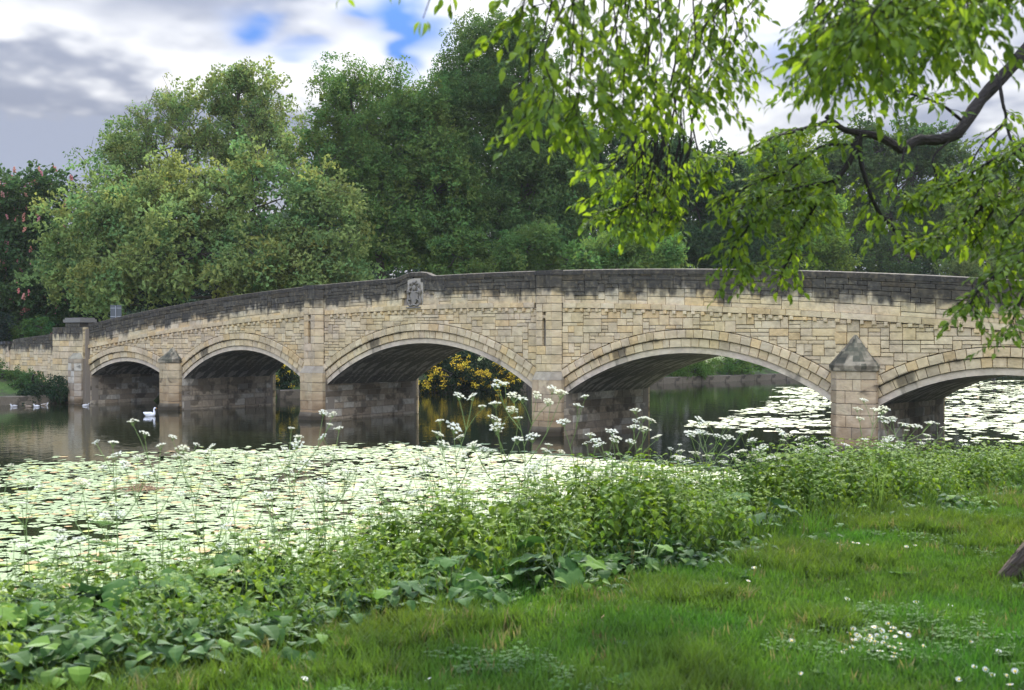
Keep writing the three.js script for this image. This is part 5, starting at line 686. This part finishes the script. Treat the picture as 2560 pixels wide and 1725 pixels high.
// daisies and dandelions
{
  const petal = (() => { const T = new Tri(); for (let i = 0; i < 14; i++) { const a = i / 14 * 6.283, w = 0.16; T.quad([0, 0, 0], [Math.cos(a - w) * 0.8, 0.05, Math.sin(a - w) * 0.8], [Math.cos(a) * 1, 0.12, Math.sin(a) * 1], [Math.cos(a + w) * 0.8, 0.05, Math.sin(a + w) * 0.8]); } return T.build(); })(), disc = new THREE.SphereGeometry(0.36, 8, 6); disc.scale(1, 0.6, 1);
  const white = leafMat(C(0.82, 0.82, 0.78), { transmission: 0.25 }), yellow = std({ color: C(0.78, 0.5, 0.03), roughness: 0.8 }), stem = std({ color: C(0.12, 0.22, 0.04), roughness: 0.8 }), sg = tube([V3(0, -1, 0), V3(0.002, -0.5, 0), V3(0, 0, 0)], [0.0014, 0.0012, 0.0012], 4), r = rng(801);
  const proto = new THREE.Group(); const s0 = part('stem', sg, stem, proto); s0.scale.set(1, 0.07, 1); const p0 = part('petals', petal, white, proto); p0.scale.setScalar(0.017); const d0 = part('centre', disc, yellow, proto); d0.scale.setScalar(0.017);
  const L = ['white daisy in the dense cluster on the lawn', 'white daisy among the few scattered over the lawn'];
  const spot = (px, py, k) => { const Z0 = 1.6 * FOCAL / (py - HORIZON); let p = at(px, py, Z0); const y = groundAt(p.x, p.z) + 0.06; const Z = (EYE - y) * FOCAL / (py - HORIZON); p = at(px, py, Z); const o = proto.clone(); o.name = numbered('daisy'); scene.add(o); tag(o, L[k], 'daisy', k ? 'daisies scattered over the lawn' : 'daisies in the dense cluster'); o.position.copy(p); o.rotation.set((r() - 0.5) * 0.7 + 0.25, r() * 6, (r() - 0.5) * 0.7); o.scale.setScalar(0.8 + r() * 0.4); };
  for (let i = 0; i < 40; i++) spot(2180 + (r() + r() - 1) * 95, 1600 + (r() + r() - 1) * 50, 0);
  for (const [x, y] of [[2210, 1515], [2190, 1535], [2245, 1530], [2295, 1505], [2320, 1512], [2375, 1515], [2120, 1500], [2430, 1605], [2440, 1670], [2395, 1700], [2465, 1680], [2480, 1690], [2515, 1690], [2530, 1710], [2545, 1685], [2500, 1630], [2310, 1620], [2270, 1590], [2110, 1360], [2130, 1358], [2150, 1360], [2170, 1358], [2095, 1357], [2270, 1370], [2285, 1362], [2450, 1325], [2470, 1320], [2480, 1330], [2350, 1300], [2390, 1330], [1890, 1415], [1905, 1418], [1795, 1465], [1820, 1463], [1680, 1470], [1700, 1462], [1660, 1475], [2560, 1320], [2000, 1690], [2235, 1640], [1985, 1600], [1750, 1480], [1870, 1455]]) spot(x + (r() - 0.5) * 10, y + (r() - 0.5) * 10, 1);
  const dd = (() => { const gs = []; const q = rng(5); for (let k = 0; k < 3; k++) { const g = petal.clone(); g.scale(1 - k * 0.25, 1 + k, 1 - k * 0.25); g.rotateY(k * 0.2); g.translate(0, k * 0.12, 0); gs.push(g); } return mergeGeometries(gs); })();
  [[2065, 1250, 'yellow dandelion standing before the nettles'], [1258, 1424, 'small yellow flower in the shade below the burdock'], [430, 1415, 'yellow flower buds beside the broad burdock leaves']].forEach(([px, py, l]) => { const Z = 1.5 * FOCAL / (py - HORIZON) + 0.6, p = at(px, py, Z); const o = thing('dandelion', l, 'dandelion'); const gy = groundAt(p.x, p.z); o.position.set(p.x, gy, p.z); const h = Math.max(0.1, p.y - gy), s = part('stem', sg, stem, o); s.position.y = h; s.scale.set(1.6, h, 1.6); const f = part('flower', dd, yellow, o); f.position.y = h; f.scale.setScalar(0.02); f.rotation.x = 0.4; });
  // fallen pale leaves and petals
  const G = rng(811), pg = (() => { const T = new Tri(); addLeaf(T, leafShape(1, 0.55, { n: 5, arch: 0.15, fold: 0.2 }), new THREE.Matrix4()); return T.build(); })(), pm = [std({ color: C(0.5, 0.42, 0.25), roughness: 0.8, side: 2 }), std({ color: C(0.7, 0.69, 0.64), roughness: 0.7, side: 2 }), std({ color: C(0.3, 0.2, 0.1), roughness: 0.9, side: 2 })];
  [[545, 1690, 1], [750, 1705, 1], [300, 1710, 0], [440, 1640, 1], [930, 1560, 0], [1520, 1560, 2], [1080, 1690, 1], [1700, 1660, 2], [2460, 1575, 2], [1370, 1500, 0], [2000, 1440, 2], [620, 1600, 0]].forEach(([px, py, k]) => { const Z = 1.58 * FOCAL / (py - HORIZON), p = at(px, py, Z); const o = solo('fallen_leaf', pg, pm[k], ['dry tan leaf lying on the grass', 'pale white petal lying on the grass', 'brown curled leaf lying on the grass'][k], 'leaf', ['dry tan leaves', 'white petals', 'brown leaves'][k] + ' on the grass'); o.position.set(p.x, groundAt(p.x, p.z) + 0.05, p.z); o.rotation.set(0.3, G() * 6, 0.3, 'YXZ'); o.scale.setScalar(0.035 + G() * 0.025); });
}

// ---------------------------------------------------------------- the cherry tree over the near bank
{
  const r = rng(901), o = thing('cherry_tree', 'weeping cherry tree hanging bright green leaves over the bridge view', 'tree');
  const bark = std({ color: C(0.028, 0.022, 0.018), roughness: 0.95, bumpMap: texture(128, 128, (u, v) => tileNoise(u, v, 10, 4, 3), false, 2, 3), bumpScale: 0.02 });
  const foot = V3(3.66, groundAt(3.66, -7.4) - 0.08, -7.4);
  const trunk = curve([foot, V3(3.66, foot.y + 0.5, -7.4), V3(3.7, foot.y + 1.6, -7.35), V3(3.66, foot.y + 2.8, -7.2), V3(3.5, foot.y + 3.9, -7.0)], 24);
  { const g = tube(trunk, trunk.map((_, i) => 0.34 - i * 0.005 + 0.24 * Math.exp(-i * 0.8)), 22), p = g.attributes.position; for (let i = 0; i < p.count; i++) { const y = p.getY(i) - foot.y, a = Math.atan2(p.getZ(i) + 7.4, p.getX(i) - 3.66), k = 1 + 0.18 * Math.sin(a * 5 + 1) * Math.exp(-y * 2.5) + (fbm(a * 4, y * 7, 2, 4) - 0.5) * 0.34; p.setXYZ(i, 3.66 + (p.getX(i) - 3.66) * k, p.getY(i), -7.4 + (p.getZ(i) + 7.4) * k); } g.computeVertexNormals(); part('trunk', g, std({ color: C(0.075, 0.055, 0.04), roughness: 0.95, bumpMap: texture(128, 256, (u, v) => tileNoise(u, v, 12, 4, 3), false, 3, 1), bumpScale: 0.06 }), o);
    for (const [a, l] of [[2.7, 0.75], [3.5, 0.6], [4.4, 0.6], [1.9, 0.5]]) { const d = V3(Math.cos(a), 0, Math.sin(a)), pts = [foot.clone().add(V3(0, 0.3, 0)).addScaledVector(d, 0.25), foot.clone().add(V3(0, 0.12, 0)).addScaledVector(d, 0.45), foot.clone().addScaledVector(d, l)]; part('root', tube(curve(pts, 6), [0.16, 0.14, 0.12, 0.1, 0.08, 0.05, 0.02], 8), o.children[0].material, o); } }
  const branches = [], B = (pts, r0, r1, opt = {}) => { const c = curve(pts.map(([x, y, z]) => at(x, y, z)), Math.max(6, pts.length * 4)); branches.push({ c, opt }); part(r0 > 0.035 ? 'limb' : 'branch', tube(c, c.map((_, i) => lerp(r0, r1, i / (c.length - 1)) * (1 + 0.1 * Math.sin(i * 2.3))), r0 > 0.03 ? 9 : 5), bark, o); };
  // [column, row, distance] along each bough; opt: leaf twigs per metre, their length, droop, scatter
  B([[2780, -150, 7.1], [2620, 40, 6.8], [2560, 130, 6.7], [2450, 250, 6.6], [2385, 338, 6.5], [2345, 350, 6.5], [2290, 352, 6.45], [2252, 374, 6.4], [2235, 362, 6.4], [2190, 340, 6.4], [2145, 332, 6.4], [2110, 325, 6.35], [2065, 292, 6.3]], 0.043, 0.014, { none: 0.75, per: 10 });
  B([[2147, 335, 6.4], [2150, 400, 6.4], [2163, 450, 6.4], [2190, 520, 6.4], [2230, 570, 6.4], [2262, 606, 6.4]], 0.017, 0.006, { per: 46, from: 0.3 });
  B([[2142, 345, 6.4], [2128, 395, 6.35], [2090, 450, 6.3], [2050, 495, 6.3], [2010, 560, 6.25], [1985, 620, 6.2], [1950, 690, 6.2]], 0.019, 0.005, { per: 68, from: 0.3 });
  B([[2090, 450, 6.3], [1990, 472, 6.2], [1900, 492, 6.2], [1840, 530, 6.1]], 0.011, 0.004, { per: 65 });
  B([[2050, 495, 6.3], [1960, 515, 6.2], [1880, 560, 6.2], [1830, 640, 6.2], [1890, 670, 6.2]], 0.009, 0.003, { per: 70 });
  B([[2075, 303, 6.3], [2000, 325, 6.3], [1930, 345, 6.2], [1850, 385, 6.2], [1780, 398, 6.1]], 0.012, 0.003, { per: 46 });
  B([[2140, 362, 6.4], [2050, 368, 6.3], [1980, 420, 6.3], [1900, 452, 6.2], [1790, 505, 6.1]], 0.009, 0.003, { per: 40 });
  B([[2680, 420, 6.7], [2560, 470, 6.5], [2480, 495, 6.4], [2430, 540, 6.4], [2380, 575, 6.4], [2310, 600, 6.3]], 0.018, 0.005, { per: 70 });
  B([[2535, 485, 6.5], [2480, 530, 6.4], [2450, 580, 6.4], [2430, 612, 6.4]], 0.01, 0.003, { per: 27, from: 0.2 });
  B([[2680, 330, 6.6], [2580, 370, 6.4], [2480, 400, 6.3], [2400, 450, 6.3], [2330, 480, 6.3]], 0.012, 0.004, { per: 62 });
  B([[2700, 540, 5.9], [2580, 610, 5.8], [2510, 670, 5.75], [2450, 720, 5.7], [2420, 770, 5.7]], 0.014, 0.003, { per: 62 });
  B([[2680, 620, 5.9], [2580, 700, 5.8], [2540, 780, 5.75], [2520, 830, 5.7]], 0.012, 0.003, { per: 46 });
  B([[2495, 200, 6.55], [2505, 260, 6.5], [2512, 300, 6.5], [2455, 360, 6.45], [2420, 420, 6.4]], 0.012, 0.003, { per: 30, from: 0.3 });
  B([[2400, 300, 6.5], [2350, 262, 6.4], [2290, 240, 6.4], [2230, 225, 6.3]], 0.01, 0.003, { per: 35, from: 0.2 });
  B([[2262, 365, 6.4], [2250, 420, 6.3], [2240, 470, 6.3], [2290, 520, 6.3]], 0.007, 0.002, { per: 35, from: 0.2 });
  B([[2380, 345, 6.5], [2330, 400, 6.4], [2340, 450, 6.4], [2300, 510, 6.3]], 0.007, 0.002, { per: 32, from: 0.3 });
  B([[2720, 250, 6.4], [2620, 320, 6.3], [2540, 380, 6.2], [2470, 440, 6.2], [2420, 520, 6.1]], 0.012, 0.003, { per: 52, from: 0.15 });
  B([[2720, 380, 6.2], [2620, 440, 6.1], [2560, 520, 6.0], [2500, 590, 6.0]], 0.012, 0.003, { per: 50, from: 0.1 });
  B([[2510, 300, 6.5], [2530, 360, 6.4], [2560, 410, 6.4], [2540, 470, 6.3]], 0.009, 0.003, { per: 40, from: 0.1 });
  // bough out of frame above that carries the weeping curtain
  B([[2760, -260, 6.8], [2450, -330, 5.8], [2050, -260, 5.1], [1650, -200, 4.9], [1280, -140, 4.6], [1090, -70, 4.4]], 0.055, 0.01, { per: 14 });
  // weeping stems
  const weep = (x0, x1, y1, z0, z1, per, n, amp = 90) => { for (let i = 0; i < n; i++) { const x = lerp(x0, x1, (i + 0.5) / n) + (r() - 0.5) * amp * 0.5, z = lerp(z0, z1, r()), e = y1 + (r() - 0.5) * 90, d = (r() - 0.5) * amp; B([[x + 40, -210, z + 0.05], [x + 10, -20, z], [x - 10 + d, e * 0.45, z], [x + d * 0.4 - 10, e * 0.8, z], [x - 20 + d, e, z + 0.03]], 0.005, 0.0014, { per: per * 0.64, len: 0.24 }); } };
  weep(1330, 1430, 270, 4.2, 4.8, 24, 4); weep(1420, 1560, 270, 4.4, 5.2, 23, 5); weep(1540, 1700, 290, 4.8, 5.4, 18, 7, 60); weep(1680, 1820, 220, 4.8, 5.4, 20, 5); weep(1780, 1900, 150, 5.0, 5.6, 16, 4); weep(1270, 1340, 40, 4.3, 4.6, 18, 2);
  weep(2030, 2200, 100, 3.9, 4.6, 34, 6); weep(2180, 2400, 60, 3.8, 4.5, 40, 7); weep(2380, 2580, 5, 3.8, 4.6, 34, 6); weep(2040, 2300, 190, 4.6, 5.4, 32, 7); weep(2280, 2440, 110, 4.8, 5.4, 30, 6);
  B([[1105, -90, 3.7], [1075, 0, 3.7], [1058, 48, 3.7]], 0.003, 0.0015, { per: 0, end: 4 }); B([[1010, -90, 3.6], [985, -20, 3.6]], 0.003, 0.0015, { per: 0, end: 3 }); B([[860, -60, 3.4], [862, -8, 3.4]], 0.003, 0.0015, { per: 0, end: 2 });
  // upper crown, above the picture
  for (let i = 0; i < 11; i++) { const a = i / 11 * 6.283, s = trunk.at(-1), e = V3(1.9 + Math.cos(a) * (1.2 + r() * 1.9), 6.9 + r() * 0.9, -6.4 + Math.sin(a) * (0.6 + r() * 0.9)), m = s.clone().lerp(e, 0.5).add(V3(0, 0.5, 0)), c = curve([s, m, e, e.clone().add(V3((r() - 0.5), -0.3, (r() - 0.5)))], 12); branches.push({ c, opt: { per: 24, from: 0.3, len: 0.3 } }); part('branch', tube(c, c.map((_, k) => 0.05 - k * 0.0036), 6), bark, o); }
  for (let i = 0; i < 12; i++) { const s = trunk.at(-1), e = V3(0.3 + r() * 5.5, 7.7 + r() * 1.0, -10.6 - r() * 2.4), m = s.clone().lerp(e, 0.5).add(V3(0, 0.6, 0)), c = curve([s, m, e], 14); branches.push({ c, opt: { per: 26, from: 0.62, len: 0.42 } }); part('branch', tube(c, c.map((_, k) => 0.05 - k * 0.003), 6), bark, o); }
  // in-focus sprays hanging lower
  [[1690, 150, 5.9, 1640, 330, 1560, 440, 1490, 500], [1700, 200, 6.0, 1660, 370, 1590, 500, 1480, 545], [1705, 230, 6.0, 1690, 400, 1640, 520, 1600, 590], [1680, 210, 6.1, 1700, 400, 1680, 500, 1700, 560], [1720, 260, 6.1, 1740, 360, 1760, 430, 1790, 430], [1660, 220, 5.9, 1600, 340, 1520, 420, 1470, 430], [1640, 200, 5.9, 1650, 380, 1560, 520, 1540, 570], [1730, 300, 6.1, 1720, 380, 1680, 450, 1620, 470]].forEach(([x0, y0, z, x1, y1, x2, y2, x3, y3]) => B([[x0, y0, z], [x1, y1, z], [x2, y2, z], [x3, y3, z]], 0.006, 0.002, { per: 42, from: 0.35, len: 0.13 }));
  for (let i = 0; i < 26; i++) { const x = 1590 + r() * 150, y = 260 + r() * 120, z = 5.7 + r() * 0.5; B([[x, y, z], [x - 6 + (r() - 0.5) * 20, y + 70, z], [x - 14 + (r() - 0.5) * 36, y + 130 + r() * 60, z], [x - 24 + (r() - 0.5) * 60, y + 180 + r() * 70, z]], 0.0038, 0.0012, { per: 5, from: 0.6, len: 0.08 }); }

  // leaf-bearing twigs along the boughs
  const leaves = [], twigs = [];
  const up = V3(0, 1, 0);
  const leafAt = (p, dir) => { const d = dir.clone().add(V3((r() - 0.5) * 0.9, -0.08 + (r() - 0.5) * 1.0, (r() - 0.5) * 0.9)).normalize(), M = new THREE.Matrix4(), z = d, x = up.clone().cross(z).normalize().applyAxisAngle(z, (r() - 0.5) * 1.5), y = z.clone().cross(x), s = 0.03 + r() * 0.036; M.makeBasis(x, y, z).scale(V3(s, s, s)).setPosition(p.clone().addScaledVector(d, 0.012)); leaves.push({ M, p, s, k: r() }); };
  for (const { c, opt } of branches) {
    let len = 0; for (let i = 1; i < c.length; i++) len += c[i].distanceTo(c[i - 1]);
    const from = opt.none ?? opt.from ?? 0, n = Math.round(opt.per * len * (1 - from)), path = new THREE.CatmullRomCurve3(c);
    for (let k = 0; k < n; k++) { const f = from + (1 - from) * (k + r()) / n, p = path.getPoint(f), T = path.getTangent(f), a = r() * 6.3, side = V3(Math.cos(a), -0.05 + (r() - 0.5) * 0.8, Math.sin(a)), d = T.multiplyScalar(0.7).add(side.multiplyScalar(0.9)).normalize(), l = (opt.len || 0.19) * (0.35 + r() * 0.9), e = p.clone().addScaledVector(d, l).add(V3(0, -l * 0.14, 0)), m = p.clone().addScaledVector(d, l * 0.5); twigs.push(tube([p, m, e], [0.0022, 0.0018, 0.0012], 3)); const nl = Math.max(2, Math.round(l / 0.021)); for (let q = 0; q < nl; q++) { const t = (q + 0.6) / nl, w = t < 0.5 ? p.clone().lerp(m, t * 2) : m.clone().lerp(e, t * 2 - 1), s = q % 2 ? 1 : -1; leafAt(w, d.clone().add(V3(d.z, 0, -d.x).multiplyScalar(s * (t > 0.85 ? 0.15 : 0.85)))); } }
    if (opt.end) for (let k = 0; k < opt.end; k++) { const a = k / opt.end * 6.3; leafAt(c.at(-1), V3(Math.cos(a) * 0.8, -0.7, 0.3 * Math.sin(a))); }
  }
  part('twigs', mergeGeometries(twigs), bark, o).userData.kind = 'stuff';
  const shapes = [0.2, 0.4, 0.6].map((arch, i) => { const T = new Tri(); addLeaf(T, leafShape(1, 0.44 + i * 0.03, { n: 6, arch, fold: 0.3 - i * 0.05, wave: 0.01, profile: (t) => Math.pow(Math.sin(Math.PI * Math.pow(t, 0.8)), 1.05) }), new THREE.Matrix4()); return T.build(); });
  const tones = [[0.165, 0.26, 0.014], [0.22, 0.32, 0.016], [0.11, 0.19, 0.014]].map((c) => leafMat(C(...c), { transmission: 0.55, specularIntensity: 0.5 }));
  // the leaves that show largest in view are parts of their own, the rest are joined
  const shown = leaves.map((l) => { const Z = -l.p.z, px = CX + l.p.x / Z * FOCAL, py = HORIZON - (l.p.y - EYE) / Z * FOCAL; l.v = px > 0 && px < 2560 && py > 0 ? l.s / Z : 0; return l; }).sort((a, b) => b.v - a.v);
  const rest = shapes.map(() => tones.map(() => []));
  shown.forEach((l, i) => { const a = Math.floor(l.k * 997) % 3, b = Math.floor(l.k * 3); if (i < 300) { const m = part('leaf', shapes[a], tones[b], o); m.applyMatrix4(l.M); } else rest[a][b].push([l.M, null]); });
  rest.forEach((row, a) => row.forEach((list, b) => { if (list.length) many('foliage', shapes[a], tones[b], list, o).userData.kind = 'stuff'; }));
}

scene.fog = new THREE.FogExp2(0xe4ebf2, 0.00014);
scene.traverse((o) => { if (o.isMesh) { o.castShadow = true; o.receiveShadow = true; } });
renderer.render(scene, camera);
